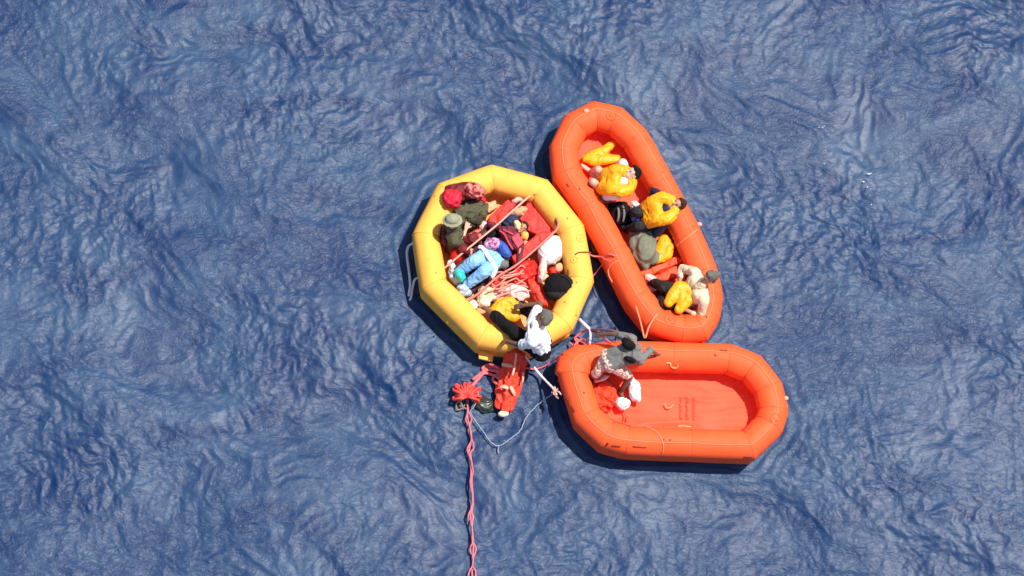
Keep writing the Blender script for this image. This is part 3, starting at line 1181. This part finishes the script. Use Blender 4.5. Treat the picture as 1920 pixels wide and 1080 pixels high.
# ------------------------------------------------------------------ life vests lying loose
def loose_vest(label, pix, z, r, group='loose yellow life vests'):
    """pix: list of lobes, each a list of (px, py, radius factor)"""
    s = Shape()
    for lobe in pix:
        for a, b_ in zip(lobe, lobe[1:]):
            s.cap(P(a[0], a[1], z), r * a[2], P(b_[0], b_[1], z), r * b_[2])
    for i, v in enumerate(s.v):
        v.z = z + (v.z - z) * 0.85
    me = s.fuse(0.010, 2, 0.008, 8, 2, 0.002)
    o = recentre(link('life_vest', me, AMBER))
    return tag(o, label, 'life vest', group)


loose_vest('two-lobed yellow life vest lying empty at the top end of the slanting orange raft',
           [[(1098, 298, .8), (1112, 292, 1.1), (1132, 283, 1.05), (1148, 271, .75)],
            [(1098, 298, .8), (1110, 302, 1.15), (1136, 299, 1.15), (1156, 297, .85)]], 0.33, 0.075)
loose_vest('yellow life vest lying beside the olive grey sheet in the slanting orange raft',
           [[(1246, 448, .8), (1252, 462, 1.1), (1250, 478, 1.0), (1232, 488, .7)], [(1243, 450, .8), (1240, 466, 1.1), (1232, 486, .8)]], 0.36, 0.09)
loose_vest('yellow life vest propped against the cream-shirted person',
           [[(1290, 540, 1.0), (1272, 541, 1.2), (1262, 556, 1.1), (1253, 568, .75)],
            [(1290, 540, 1.0), (1296, 553, 1.1), (1284, 566, 1.1), (1274, 580, .8)],
            [(1276, 552, 1.1), (1280, 566, 1.0)]], 0.72, 0.092)
loose_vest('folded yellow life vest between the knees of the person in the white shirt',
           [[(930, 582, 1.1), (944, 592, 1.15), (966, 594, .95)], [(938, 570, 1.0), (955, 566, 1.1), (968, 574, 1.0)],
            [(930, 578, 1.0), (948, 580, 1.2), (968, 586, 1.0)]], 0.58, 0.082)

# ------------------------------------------------------------------ in the slanting orange raft
heap('tarpaulin', 'rumpled olive grey sheet bunched in the middle of the slanting orange raft', 'sheet', 1206, 463, 0.22, 28, 42, 10, 0.40, OLIVE_GREY, 0.030, 5.5, 4, 0.013, lobes=5)
kt = thing('bag', P(1165, 402, 0.2), 'black bag with two grey stripes against the left tube of the slanting raft', 'bag')
heap('body', '', '', 1164, 400, 0.24, 22, 27, 28, 0.34, BLACK, 0.016, 9, 3, parent=kt)
for x in (1158, 1168):
    vs, fs = tube_geo(spline([P(x - 1, 384, .52), P(x + 2, 395, .585), P(x + 2, 406, .58), P(x, 415, .52)], 6), 0.018, 6, 0.6)
    link('stripe', mesh_from(vs, fs), MATS['grey_fabric'], kt)
heap('bag', 'small bright blue bag below the white cloth in the slanting raft', 'bag', 1194, 408, 0.52, 9, 11, 70, 0.14, BLUE, 0.006, 12, 4, 0.009)
heap('cloth', 'small white cloth ball right of the striped black bag', 'cloth', 1190, 384, 0.46, 9, 8, 0, 0.15, WHITE, 0.008, 14, 5, 0.009)
heap('cloth', 'lilac and crimson printed cloth at the right side of the slanting raft', 'cloth', 1222, 378, 0.42, 15, 8, 40, 0.12, LILAC, 0.010, 14, 6, 0.009)
heap('cloth', 'white cloth scrap at the top of the olive grey sheet', 'cloth', 1203, 427, 0.5, 7, 6, 0, 0.10, WHITE, 0.008, 14, 7, 0.008)
heap('cloth', 'pale pink cloth near the feet of the cream-shirted person', 'cloth', 1219, 522, 0.28, 13, 8, -20, 0.14, PINKW, 0.010, 12, 8, 0.009)
for i, (pix, lab) in enumerate((
        ([(1198, 512), (1222, 502), (1262, 484), (1278, 480), (1282, 488), (1256, 500), (1212, 518)], 'upper fold of the orange fabric thwart across the slanting raft'),
        ([(1218, 522), (1256, 504), (1282, 492), (1284, 510), (1262, 522), (1240, 526)], 'lower slack fold of the orange fabric thwart across the slanting raft'))):
    slab('thwart', lab, 'thwart', pix, 0.21, 0.36 - 0.05 * i, ORANGE_FLOOR, 0.016, 7, 6 + i, 0.012, 5, group='orange thwart folds')

# ------------------------------------------------------------------ in the bottom raft
heap('fabric', 'crumpled wet orange red fabric in the left end of the bottom raft', 'fabric', 1131, 742, 0.2, 29, 27, -40, 0.24,
     mat('wet_orange_red_fabric', (0.80, 0.055, 0.016), 0.7, 0.4, 20, 0.3, spec=0.3), 0.042, 10, 9, 0.010, lobes=7)
heap('bag', 'long white bag nearer the middle of the bottom raft', 'bag', 1190, 732, 0.24, 13, 26, 8, 0.22, WHITE, 0.010, 8, 10, 0.010)
heap('bag', 'small white bag at the feet of the person in the grey shirt', 'bag', 1168, 757, 0.24, 16, 13, -15, 0.20, WHITE, 0.012, 10, 11, 0.010)
heap('pouch', 'small black waist pouch on the grey-shirted person', 'pouch', 1182, 674, 1.08, 14, 6, -12, 0.10, BLACK, 0.006, 14, 12, 0.009)
heap('cloth', 'pale pink strip of cloth above the crumpled orange red fabric', 'cloth', 1128, 710, 0.44, 17, 6, 22, 0.10, PINKW, 0.008, 10, 72, 0.009)
vs, fs = tube_geo(spline([P(*q) for q in ((1169, 770, .25), (1172, 780, .24), (1168, 794, .24), (1173, 796, .24), (1176, 780, .24))], 6), 0.009, 6)
link('strap', mesh_from(vs, fs), SEAM, raft_s)
vs, fs = tube_geo(spline([P(*q) for q in ((1118, 760, .27), (1130, 772, .27), (1148, 786, .25), (1184, 799, .24))], 6), 0.011, 6)
link('strap', mesh_from(vs, fs), SEAM, raft_s)

# ------------------------------------------------------------------ in the yellow raft
heap('cloth', 'dark red cloth bundle behind the bright crimson cloth in the yellow raft', 'cloth', 862, 360, 0.50, 40, 20, 14, 0.30, DARKRED, 0.018, 8, 13)
heap('cloth', 'bright crimson crumpled cloth at the top left of the yellow raft', 'cloth', 847, 371, 0.62, 19, 18, 0, 0.28, CRIMSON, 0.020, 10, 14, 0.011)
heap('bag', 'mottled pink and dark red bag right of the bright crimson cloth', 'bag', 888, 357, 0.62, 24, 16, -12, 0.26, MOTTLE, 0.018, 9, 15, 0.011)
heap('clothing', 'pile of dark olive clothing below the crimson cloth', 'clothing', 879, 399, 0.26, 38, 24, 16, 0.34, OLIVE, 0.034, 8, 16, 0.011, lobes=7)
heap('clothing', 'darker olive garment at the lower right of the olive pile', 'clothing', 886, 413, 0.30, 22, 13, 20, 0.30, OLIVE_DARK, 0.022, 10, 17, 0.011)
heap('cloth', 'pale pink cloth tucked beside the red strip and the olive pile', 'cloth', 907, 423, 0.34, 9, 11, -25, 0.12, PINKW, 0.006, 12, 18, 0.009)
heap('bag', 'maroon bundle behind the person in the sun hat', 'bag', 833, 442, 0.42, 10, 24, 5, 0.26, MAROON, 0.014, 10, 19)
heap('bag', 'small red bag at the lower left end of the upper stretcher pole', 'bag', 858, 478, 0.28, 16, 14, 35, 0.26, RED, 0.010, 9, 20)
heap('clothing', 'dark red and pink clutter of clothing between the sun hat and the upper stretcher pole', 'clothing', 893, 446, 0.26, 24, 14, 35, 0.22, MOTTLE, 0.020, 12, 21, 0.011)
slab('fabric', 'long red fabric strip along the upper stretcher pole', 'fabric', [(952, 374), (967, 384), (926, 430), (911, 428), (919, 405)], 0.26, 0.48, RED, 0.010, 8, 22)
heap('cloth', 'pale pink roll of cloth at the top end of the red strip', 'cloth', 972, 374, 0.42, 14, 6, 25, 0.12, PINKW, 0.006, 10, 23, 0.009)
# stretcher: two long pale poles, dark bed, red head panel and side roll
ct = thing('stretcher', P(945, 465, 0.22), 'red stretcher with two long pale poles lying diagonally across the yellow raft', 'stretcher')
s = Shape()
s.prism([P(986, 384, .46), P(996, 371, .46), P(1009, 383, .46), P(1038, 434, .46), P(1021, 446, .46), P(990, 432, .46), P(966, 400, .46)], 0.30, 0.46)
link('head_panel', s.fuse(0.012, 6, 0.008, 5, 24, 0.002), RED, ct)
s = Shape()
s.prism([P(1010, 436, .56), P(1036, 436, .56), P(968, 496, .56), P(959, 482, .56)], 0.36, 0.58)
link('side_roll', s.fuse(0.012, 8, 0.008, 6, 25, 0.002), RED, ct)
s = Shape()
s.prism([P(846, 506, .38), P(900, 450, .38), P(962, 400, .38), P(990, 436, .38), P(962, 490, .38), P(930, 518, .38), P(876, 556, .38)], 0.31, 0.39)
link('bed', s.fuse(0.012, 4, 0.010, 6, 26, 0.002), mat('dark_maroon_canvas', (0.05, 0.012, 0.018), 0.8, 0.4, 30), ct)
rope('pole', ((833, 503, .50), (880, 464, .64), (928, 425, .68), (956, 400, .68), (994, 367, .60), (1004, 364, .66)), 0.0155, STRAP_PK, parent=ct)
rope('pole', ((873, 566, .48), (900, 548, .56), (934, 518, .62), (968, 497, .68), (1010, 462, .72), (1034, 440, .72), (1044, 430, .70), (1047, 418, .70), (1043, 408, .66)), 0.018,
     mat('red_pink_strap', (0.80, 0.20, 0.15), 0.7), parent=ct)
slab('bolster', 'amber orange bolster beside the head end of the stretcher', 'bolster', [(1011, 384), (1019, 378), (1039, 408), (1031, 416)], 0.26, 0.46,
     mat('amber_rubber', (0.85, 0.26, 0.02), 0.5, 0.3, 10), 0.003, 6, 26)
heap('cloth', 'beige cloth at the left shoulder of the casualty', 'cloth', 974, 396, 0.56, 18, 9, 22, 0.12, mat('beige_fabric', (0.52, 0.28, 0.14), 0.7, 0.3, 40), 0.012, 9, 27, 0.010)
heap('cloth', 'pale yellow cloth scrap left of the casualty head', 'cloth', 970, 422, 0.64, 7, 11, 10, 0.14, mat('pale_yellow_fabric', (0.85, 0.62, 0.28), 0.7, 0.3, 40), 0.006, 9, 28, 0.009)
heap('bag', 'round golden yellow pouch below the casualty head', 'bag', 984, 442, 0.62, 8, 9, 0, 0.14, mat('golden_fabric', (0.85, 0.40, 0.08), 0.6, 0.3, 40), 0.005, 9, 29, 0.008)
heap('jacket', 'dark navy jacket beside the upper stretcher pole in the middle of the yellow raft', 'jacket', 955, 417, 0.52, 18, 12, 40, 0.22, NAVY, 0.018, 9, 30, 0.011)
bt = thing('backpack', P(957, 450, 0.24), 'maroon backpack with a bright pink red pocket, lying on the casualty', 'backpack')
s = Shape()
s.prism([P(932, 431, .56), P(960, 429, .56), P(981, 460, .56), P(968, 473, .56), P(950, 466, .56)], 0.46, 0.72)
link('body', s.fuse(0.012, 8, 0.012, 9, 31, 0.003), MAROON, bt)
s = Shape()
s.prism([P(957, 451, .62), P(969, 440, .62), P(981, 459, .62), P(969, 470, .62)], 0.66, 0.76)
link('pocket', s.fuse(0.010, 5, 0.004, 9, 32), PINKRED, bt)
for pp in (((936, 432, .73), (946, 440, .755), (954, 456, .755), (962, 468, .73)), ((943, 430, .73), (955, 436, .755), (963, 440, .74))):
    vs, fs = tube_geo(spline([P(*q) for q in pp], 5), 0.014, 6, 0.5)
    link('strap', mesh_from(vs, fs), MATS['pink_red_fabric'], bt)
heap('bag', 'blue stuff sack beside the white rolled cloth', 'bag', 945, 468, 0.52, 10, 20, 32, 0.22, BLUE, 0.012, 9, 33, 0.010)
heap('cloth', 'lilac and crimson printed cloth above the white rolled cloth', 'cloth', 924, 457, 0.56, 18, 12, 10, 0.18, LILAC, 0.016, 12, 34, 0.010)
heap('bag', 'small grey bag between the blue stuff sack and the lower stretcher pole', 'bag', 942, 496, 0.46, 15, 9, 12, 0.16, GREY, 0.010, 10, 35, 0.010)
heap('cloth', 'dark bundle of clothes under the upper stretcher pole', 'cloth', 924, 441, 0.42, 18, 12, 40, 0.18, BLACK, 0.014, 10, 36)
slab('floor_shade_sheet', 'black sheet put in for the shade on the raft floor under the stretcher', 'sheet',
     [(842, 505), (880, 460), (930, 416), (955, 398), (978, 440), (966, 490), (938, 520), (900, 542), (872, 556)], 0.205, 0.27, BLACK, 0.008, 7, 70, 0.014, 3)  # black slab added to darken the floor like deep shade below the stretcher
vs, fs = tube_geo(spline([P(*q) for q in ((897, 463, .66), (905, 465, .70), (916, 482, .74), (929, 501, .70), (926, 513, .64), (922, 520, .60))], 6), 0.034, 8, 0.6)
tag(recentre(link('cloth', mesh_from(vs, fs), WHITE)), 'white rolled cloth laid across the waist of the casualty', 'cloth')
heap('bottle', 'teal plastic container at the feet of the casualty', 'container', 862, 516, 0.54, 9, 14, 35, 0.16, TEAL, 0.008, 9, 39, 0.009)
heap('plastic bag'.replace(' ', '_'), 'pale blue plastic bag left of the teal container', 'plastic bag', 852, 519, 0.32, 9, 17, 30, 0.2, ICE, 0.014, 10, 40, 0.010)
heap('plastic_bag', 'pale blue plastic bag with folds, below the teal container', 'plastic bag', 870, 544, 0.30, 14, 13, -40, 0.22, ICE, 0.016, 8, 41, 0.010)
rope('cable', ((876, 512, .55), (880, 524, .52), (878, 534, .5), (888, 528, .54), (896, 524, .52), (902, 532, .42), (903, 545, .3)), 0.013, CHARCOAL,
     'dark looped cable over the shins of the casualty', 'cable')
# right-hand side
heap('sack', 'large off-white sack against the right tube', 'sack', 1033, 470, 0.26, 36, 28, 62, 0.36, OFFWHITE, 0.010, 5, 42, lobes=0)
heap('cloth', 'upright pale pink roll below the off-white sack', 'cloth', 1017, 506, 0.42, 9, 24, -6, 0.18, PINKW, 0.008, 9, 43, 0.010)
heap('fabric', 'crumpled bright red fabric below the lower stretcher pole', 'fabric', 986, 511, 0.26, 30, 22, 40, 0.26, RED, 0.034, 9, 44, 0.011, lobes=7)
heap('fabric', 'red fabric tail running down to the black bag', 'fabric', 1008, 548, 0.30, 12, 34, 33, 0.20,
     mat('bright_orange_red_fabric', (0.85, 0.06, 0.03), 0.6, 0.3, 30), 0.016, 9, 45, 0.011)
heap('cloth', 'peach cloth scraps left of the black bag', 'cloth', 1022, 522, 0.40, 12, 9, -20, 0.12, mat('peach_fabric', (0.85, 0.42, 0.22), 0.7, 0.3, 30), 0.010, 9, 46, 0.010)
heap('cloth', 'peach cloth scrap above the black bag, by the right tube', 'cloth', 1049, 502, 0.32, 10, 9, 40, 0.14, MATS['peach_fabric'], 0.012, 9, 47, 0.010)
heap('cloth', 'dark red scrap between the off-white sack and the black bag', 'cloth', 1038, 508, 0.30, 11, 8, 30, 0.14, MATS['red_fabric'], 0.014, 9, 48, 0.010)
heap('cloth', 'large pale pink and white cloth above the yellow vest between the knees', 'cloth', 968, 548, 0.30, 28, 17, -12, 0.22,
     mat('pale_rose_fabric', (0.86, 0.62, 0.55), 0.7, 0.3, 30), 0.014, 7, 49, 0.011)
heap('cloth', 'cream blanket below the foot end of the stretcher', 'blanket', 914, 551, 0.26, 24, 18, 35, 0.20, CREAM, 0.022, 8, 50, 0.011)
heap('cloth', 'pale rose cloth between the cream blanket and the large pink cloth', 'cloth', 936, 556, 0.24, 16, 18, 10, 0.2, PINKW, 0.018, 9, 51, 0.011)
heap('bag', 'cream white bag, rightmost of the pair near the lower left tube', 'bag', 908, 569, 0.30, 13, 8, -8, 0.16, mat('ivory_fabric', (0.80, 0.74, 0.58), 0.7, 0.3, 40), 0.008, 9, 52, 0.009)
heap('bag', 'cream white bag, leftmost of the pair near the lower left tube', 'bag', 886, 572, 0.28, 11, 11, 0, 0.16, MATS['ivory_fabric'], 0.010, 9, 53, 0.009)
# black bag
kt = thing('bag', P(1047, 540, 0.3), 'black rounded bag with a charcoal lower panel leaning on the right tube', 'bag')
s = Shape()
s.ell(P(1047, 536, 0.56), V((0.235, 0.03, 0)), V((-0.03, 0.19, 0)), V((0, 0, 0.19)))
s.cap(P(1040, 522, 0.62), 0.09, P(1064, 530, 0.62), 0.09)
link('body', s.fuse(0.012, 4, 0.010, 6, 54, 0.003), BLACK, kt)
s = Shape()
s.ell(P(1047, 549, 0.52), V((0.215, 0.02, 0)), V((-0.02, 0.13, 0)), V((0, 0, 0.17)))
link('lower_panel', s.fuse(0.012, 3, 0.006, 6, 55, 0.002), CHARCOAL, kt)
vs, fs = tube_geo(spline([P(*q) for q in ((1050, 516, .72), (1062, 520, .74), (1070, 530, .72), (1071, 540, .66))], 6), 0.012, 6)
link('strap', mesh_from(vs, fs), CHARCOAL, kt)

rope('strap', ((1018, 377, .62), (1026, 390, .60), (1037, 406, .60), (1041, 412, .62), (1044, 424, .62)), 0.010, BROWN, 'thin brown strap along the amber bolster', 'strap')
for lab, x, y, z, ax, ay, ro, h, m in (
        ('dark brown crumpled scrap beside the raised hand of the person in the sun hat', 905, 440, .34, 12, 9, 30, .14, MATS['wet_dark_brown']),
        ('small white scrap at the foot end of the upper stretcher pole', 846, 496, .34, 8, 11, 20, .12, WHITE),
        ('orange crumpled cloth right of the olive clothing pile', 921, 388, .26, 14, 9, 40, .12, MATS['peach_fabric']),
        ('dark scrap under the lower stretcher pole beside the red crumpled fabric', 962, 506, .30, 12, 8, 30, .12, CHARCOAL),
        ('red scrap above the cream blanket', 930, 530, .34, 15, 7, 30, .12, RED),
        ('brown scrap between the two cream white bags and the tube', 899, 584, .28, 12, 6, -10, .10, MATS['beige_fabric']),
        ('crimson scrap below the mottled bag', 900, 374, .50, 12, 6, -15, .12, CRIMSON)):
    heap('cloth', lab, 'cloth', x, y, z, ax, ay, ro, h, m, 0.014, 12, x % 17, 0.009)
# tangle of pink lines beside the large pink cloth
rnd = random.Random(12)
lines = []
for i in range(9):
    x0, y0 = 925 + rnd.uniform(-8, 10), 515 + i * 4.5
    ln = []
    for k in range(6):
        ln.append((x0 + k * 13 + rnd.uniform(-4, 4), y0 - k * 3 + rnd.uniform(-7, 7) + (8 if i % 2 else 0), 0.50 + rnd.uniform(-0.05, 0.05)))
    lines.append(ln)
for i, ln in enumerate(lines):
    pass
ropes('rope', lines, 0.013, mat('rose_rope', (0.85, 0.28, 0.22), 0.8, 0.5, 120, 0.2), 'tangled rose pink rope heaped below the lower stretcher pole')

# ------------------------------------------------------------------ lines between the rafts and on the water
rope('strap', ((775, 456, .35), (766, 462, .18), (763, 478, .08), (767, 510, .07), (769, 535, .07), (766, 556, .06)), 0.020, ROPE_W,
     'white webbing strap trailing on the water, left of the yellow raft', 'strap', flat=0.5, group='white straps trailing left of the yellow raft')
rope('strap', ((788, 520, .35), (778, 524, .16), (774, 538, .07), (771, 556, .06), (768, 564, .05)), 0.018, ROPE_W,
     'short white strap hanging from the lower left of the yellow raft', 'strap', flat=0.5, group='white straps trailing left of the yellow raft')
rope('strap', ((1086, 598, .55), (1096, 608, .40), (1106, 617, .36)), 0.026, ROPE_W, 'short thick white strap at the lower right of the yellow raft', 'strap', flat=0.6)
rope('rope', ((1106, 617, .36), (1107, 630, .40), (1106, 645, .66)), 0.018, ROPE_W, 'pale cord running straight down to the bottom raft, left of the grey-shirted person', 'rope')
rope('rope', ((1106, 617, .36), (1118, 626, .40), (1132, 633, .52), (1146, 644, .66)), 0.015, ROPE_P, 'thin pink cord slanting to the bottom raft under the reaching arm', 'rope')
ropes('rope', [((1106, 618, .36), (1128, 618, .6), (1150, 620, .8), (1165, 625, .85)), ((1108, 621, .36), (1126, 624, .5), (1146, 626, .7), (1164, 632, .82))],
      0.016, mat('brown_rope', (0.22, 0.10, 0.10), 0.8, 0.5, 90, 0.3), 'dark brownish ropes pulled by the grey-shirted person')
ropes('rope', [((1104, 616, .34), (1090, 624, .2), (1078, 634, .14), (1083, 646, .12), (1074, 655, .2)),
               ((1076, 632, .12), (1088, 640, .14), (1100, 648, .5)), ((1068, 642, .1), (1080, 652, .2), (1092, 650, .5)),
               ((1072, 660, .4), (1080, 644, .2), (1094, 636, .2), (1104, 648, .5))], 0.016, ROPE_P,
      'tangle of pink rope on the water between the yellow raft and the bottom raft')
rope('rope', ((982, 690, .1), (1000, 692, .06), (1018, 688, .07), (1036, 676, .2), (1056, 664, .62)), 0.013, ROPE_P,
     'thin pink line from the red bundle to the corner of the bottom raft', jit=0.006, seed=3)
rope('strap', ((985, 668, .62), (994, 680, .30), (1016, 706, .16), (1041, 732, .42)), 0.019, ROPE_W,
     'thick white strap tying the yellow raft to the bottom raft', 'strap', flat=0.6)
ropes('knot', [((1036, 728, .44), (1044, 740, .48), (1038, 738, .44), (1046, 728, .50)), ((1034, 736, .40), (1046, 734, .50), (1052, 740, .55)),
               ((1040, 724, .48), (1042, 742, .44), (1047, 747, .50))], 0.013, mat('pale_pink_webbing', (0.80, 0.45, 0.38), 0.8),
      'knot of pale webbing at the left edge of the bottom raft', 'knot')
rope('rope', ((1040, 736, .36), (1020, 750, .10), (1003, 764, .06), (987, 782, .06), (976, 806, .06), (958, 822, .06), (936, 836, .06), (920, 828, .06), (905, 808, .06), (892, 790, .06), (882, 772, .08), (890, 760, .12), (897, 742, .14), (893, 730, .18)),
     0.009, ROPE_G, 'thin pale cord drifting on the water in a wide V shape', jit=0.005, seed=5, sub=10)
rope('rope', ((936, 836, .06), (934, 842, .05), (935, 850, .04)), 0.009, ROPE_G, 'short loose end hanging from the point of the pale V-shaped cord')
ropes('rope', [((1192, 574, .70), (1200, 600, .8), (1208, 634, 1.0)), ((1232, 588, .72), (1218, 610, .8), (1210, 634, 1.0))], 0.014, ORANGE_ROPE,
      'two pale orange cords meeting in a V above the grey shirt')
ropes('rope', [((1100, 474, .60), (1112, 480, .45), (1128, 481, .50), (1142, 477, .68), (1154, 480, .72)), ((1128, 481, .50), (1136, 487, .62), (1148, 490, .72))], 0.014, ROPE_P,
      'pink cord tying the yellow raft to the slanting orange raft')
rope('rope', ((1110, 520, .35), (1120, 508, .2), (1131, 494, .45)), 0.009, ROPE_P, 'very thin pink line between the two rafts, below the pink cord')
heap('cloth', 'dark wet cloth wedged between the yellow raft and the slanting raft', 'cloth', 1117, 462, 0.10, 10, 17, 20, 0.28, mat('wet_brown_fabric', (0.06, 0.02, 0.018), 0.4, 0.4, 30), 0.014, 12, 60, 0.010)

# red bundle hanging from the yellow raft
ct = thing('raft_valise', P(958, 720, 0.0), 'long folded red fabric bundle with a cream end, hanging below the yellow raft', 'fabric bundle')
VAL = mat('wet_red_fabric', (0.86, 0.055, 0.022), 0.6, 0.4, 20, 0.25, spec=0.4)
s = Shape()
for q in (((956, 664, .50), (948, 690, .22), (938, 724, .14), (936, 760, .08), .062), ((966, 662, .56), (958, 692, .28), (950, 728, .20), (947, 766, .12), .066),
          ((976, 664, .52), (968, 694, .24), (962, 728, .16), (955, 764, .10), .060), ((984, 668, .42), (978, 694, .14), (972, 724, .08), (962, 752, .05), .052)):
    for a_, b_ in zip(q[:3], q[1:4]):
        s.cap(P(*a_), q[4], P(*b_), q[4] * 0.95)
link('body', s.fuse(0.009, 1, 0.019, 10, 61, 0.006, V((0.25, -0.95, 0))), VAL, ct)
s = Shape()
s.ell(P(944, 776, .12), V((0.085, 0.01, 0)), V((-0.01, 0.05, 0)), V((0, 0, 0.05)))
link('end_cap', s.fuse(0.010, 3, 0.005, 8, 62), CREAM, ct)
for pp in (((941, 684, .38), (952, 687, .42), (966, 688, .38)), ((938, 728, .26), (946, 727, .30), (953, 731, .28)), ((957, 726, .26), (962, 736, .24), (966, 744, .14)),
           ((968, 664, .66), (966, 684, .44), (961, 706, .40)), ((981, 700, .26), (980, 716, .20), (976, 722, .14))):
    pp = [(x, y - 2, z + 0.045) for x, y, z in pp]
    vs, fs = tube_geo(spline([P(*q) for q in pp], 5), 0.032 if pp[0][0] < 960 else 0.018, 6, 0.22)
    link('strap', mesh_from(vs, fs), mat('pale_orange_webbing', (0.86, 0.38, 0.26), 0.7), ct)

# rope loops between the bundle and the red knot
ropes('rope', [((944, 700, .2), (930, 696, .12), (912, 694, .10), (900, 706, .10), (888, 720, .12), (880, 734, .16)),
               ((940, 712, .2), (926, 704, .10), (908, 700, .09), (896, 712, .10), (884, 726, .14)),
               ((944, 694, .2), (926, 690, .08), (914, 690, .08), (902, 700, .08), (886, 712, .1)),
               ((934, 722, .16), (924, 712, .08), (932, 702, .10), (942, 706, .2)),
               ((936, 690, .2), (918, 684, .08), (905, 690, .07), (911, 700, .08)),
               ((986, 650, .1), (979, 676, .08), (905, 688, .06), (893, 672, .08), (890, 655, .2))][:5], 0.024, ROPE_P,
      'thick pink rope loops from the red bundle to the red rope knot')
rnd = random.Random(3)
lines = []
for i in range(13):
    a = R(-20 + 235 * i / 12 + rnd.uniform(-6, 6))
    ln = 22 + rnd.uniform(-4, 7)
    ex, ey = math.cos(a) * ln, -math.sin(a) * ln * 0.95
    wob = R(12)
    lines.append(((875, 744, .20), (875 + ex * .5, 742 + ey * .5, .27), (875 + ex, 742 + ey, .18),
                  (875 + ex * .96 - ey * .16, 742 + ey * .96 + ex * .16, .13), (877 + ex * .4, 744 + ey * .4, .16)))
ropes('rope_knot', lines, 0.023, ROPE_R, 'bunched bright red rope with splayed loops floating at the top of the pink rope', 'rope')
heap('bag', 'dark green object awash between the red rope knot and the red bundle', 'bag', 908, 758, -0.07, 27, 17, -18, 0.15,
     mat('submerged_green_fabric', (0.028, 0.040, 0.028), 0.3, 0.4, 20, 0.3, spec=0.5), 0.010, 9, 63)
ropes('rope', [((866, 752, .15), (856, 757, .10), (857, 768, .06), (866, 766, .06), (872, 758, .1)), ((862, 750, .14), (868, 762, .08), (876, 768, .06)), ((884, 750, .14), (890, 756, .1), (884, 764, .06))],
      0.012, mat('khaki_rope', (0.30, 0.20, 0.12), 0.8), 'thin khaki rope loops under the red rope knot')

# chained pink rope running down out of the picture
main = [(875, 744), (876, 758), (878, 780), (880, 800), (884, 826), (880, 848), (884, 868), (884, 886), (883, 904), (886, 925), (886, 945), (882, 962), (885, 985), (886, 1010), (888, 1036), (887, 1052), (884, 1070), (883, 1110), (884, 1160)]
loops = [(786, 6), (812, 6), (838, 7), (878, 9), (970, 5), (1032, 7), (1075, 12)]


def width(y):
    w = 1.6
    for ly, lw in loops:
        w = max(w, lw * math.exp(-((y - ly) / 11.0) ** 2))
    return w


strands = [[], [], []]
for i in range(len(main) - 1):
    for k in range(3):
        t = k / 3
        x = main[i][0] * (1 - t) + main[i + 1][0] * t
        y = main[i][1] * (1 - t) + main[i + 1][1] * t
        w = width(y)
        ph = y / 9.5
        strands[0].append((x - w * (0.55 + 0.45 * math.sin(ph)), y, 0.075 + 0.02 * math.cos(ph)))
        strands[1].append((x + w * (0.55 + 0.45 * math.sin(ph + 1.0)), y, 0.075 + 0.02 * math.cos(ph + 2.1)))
        strands[2].append((x + 1.4 * math.sin(ph * 0.9), y, 0.07 + 0.02 * math.cos(ph + 4.2)))
ropes('rope', strands, 0.0125, mat('faded_pink_rope', (0.66, 0.17, 0.20), 0.8, 0.6, 100, 0.3, 14), 'long chained pink rope running straight down the water from the red rope knot', sub=5)

# sun sparkle on the sea, put in as small pale flecks
rnd = random.Random(8)
s = Shape()
for cx_, cy_, n_, sx, sy in ((1545, 232, 5, 16, 40), (1636, 326, 2, 10, 3), (1625, 360, 3, 8, 50)):
    for k in range(n_):
        p = P(cx_ + rnd.gauss(0, sx * .5), cy_ + rnd.gauss(0, sy * .5), 0.03)
        r_ = rnd.uniform(0.004, 0.013)
        s.ell(p, V((r_ * rnd.uniform(1, 2.6), r_ * rnd.uniform(-.8, .8), 0)), V((0, r_ * .8, 0)), V((0, 0, 0.008)), 8)
o = recentre(link('glint', mesh_from(s.v, s.f), mat('glint', (0.75, 0.8, 0.85), 0.5, 0.2)))
tag(o, 'scattered sun sparkle on the sea, put in as white flecks', 'glint', kind='stuff')
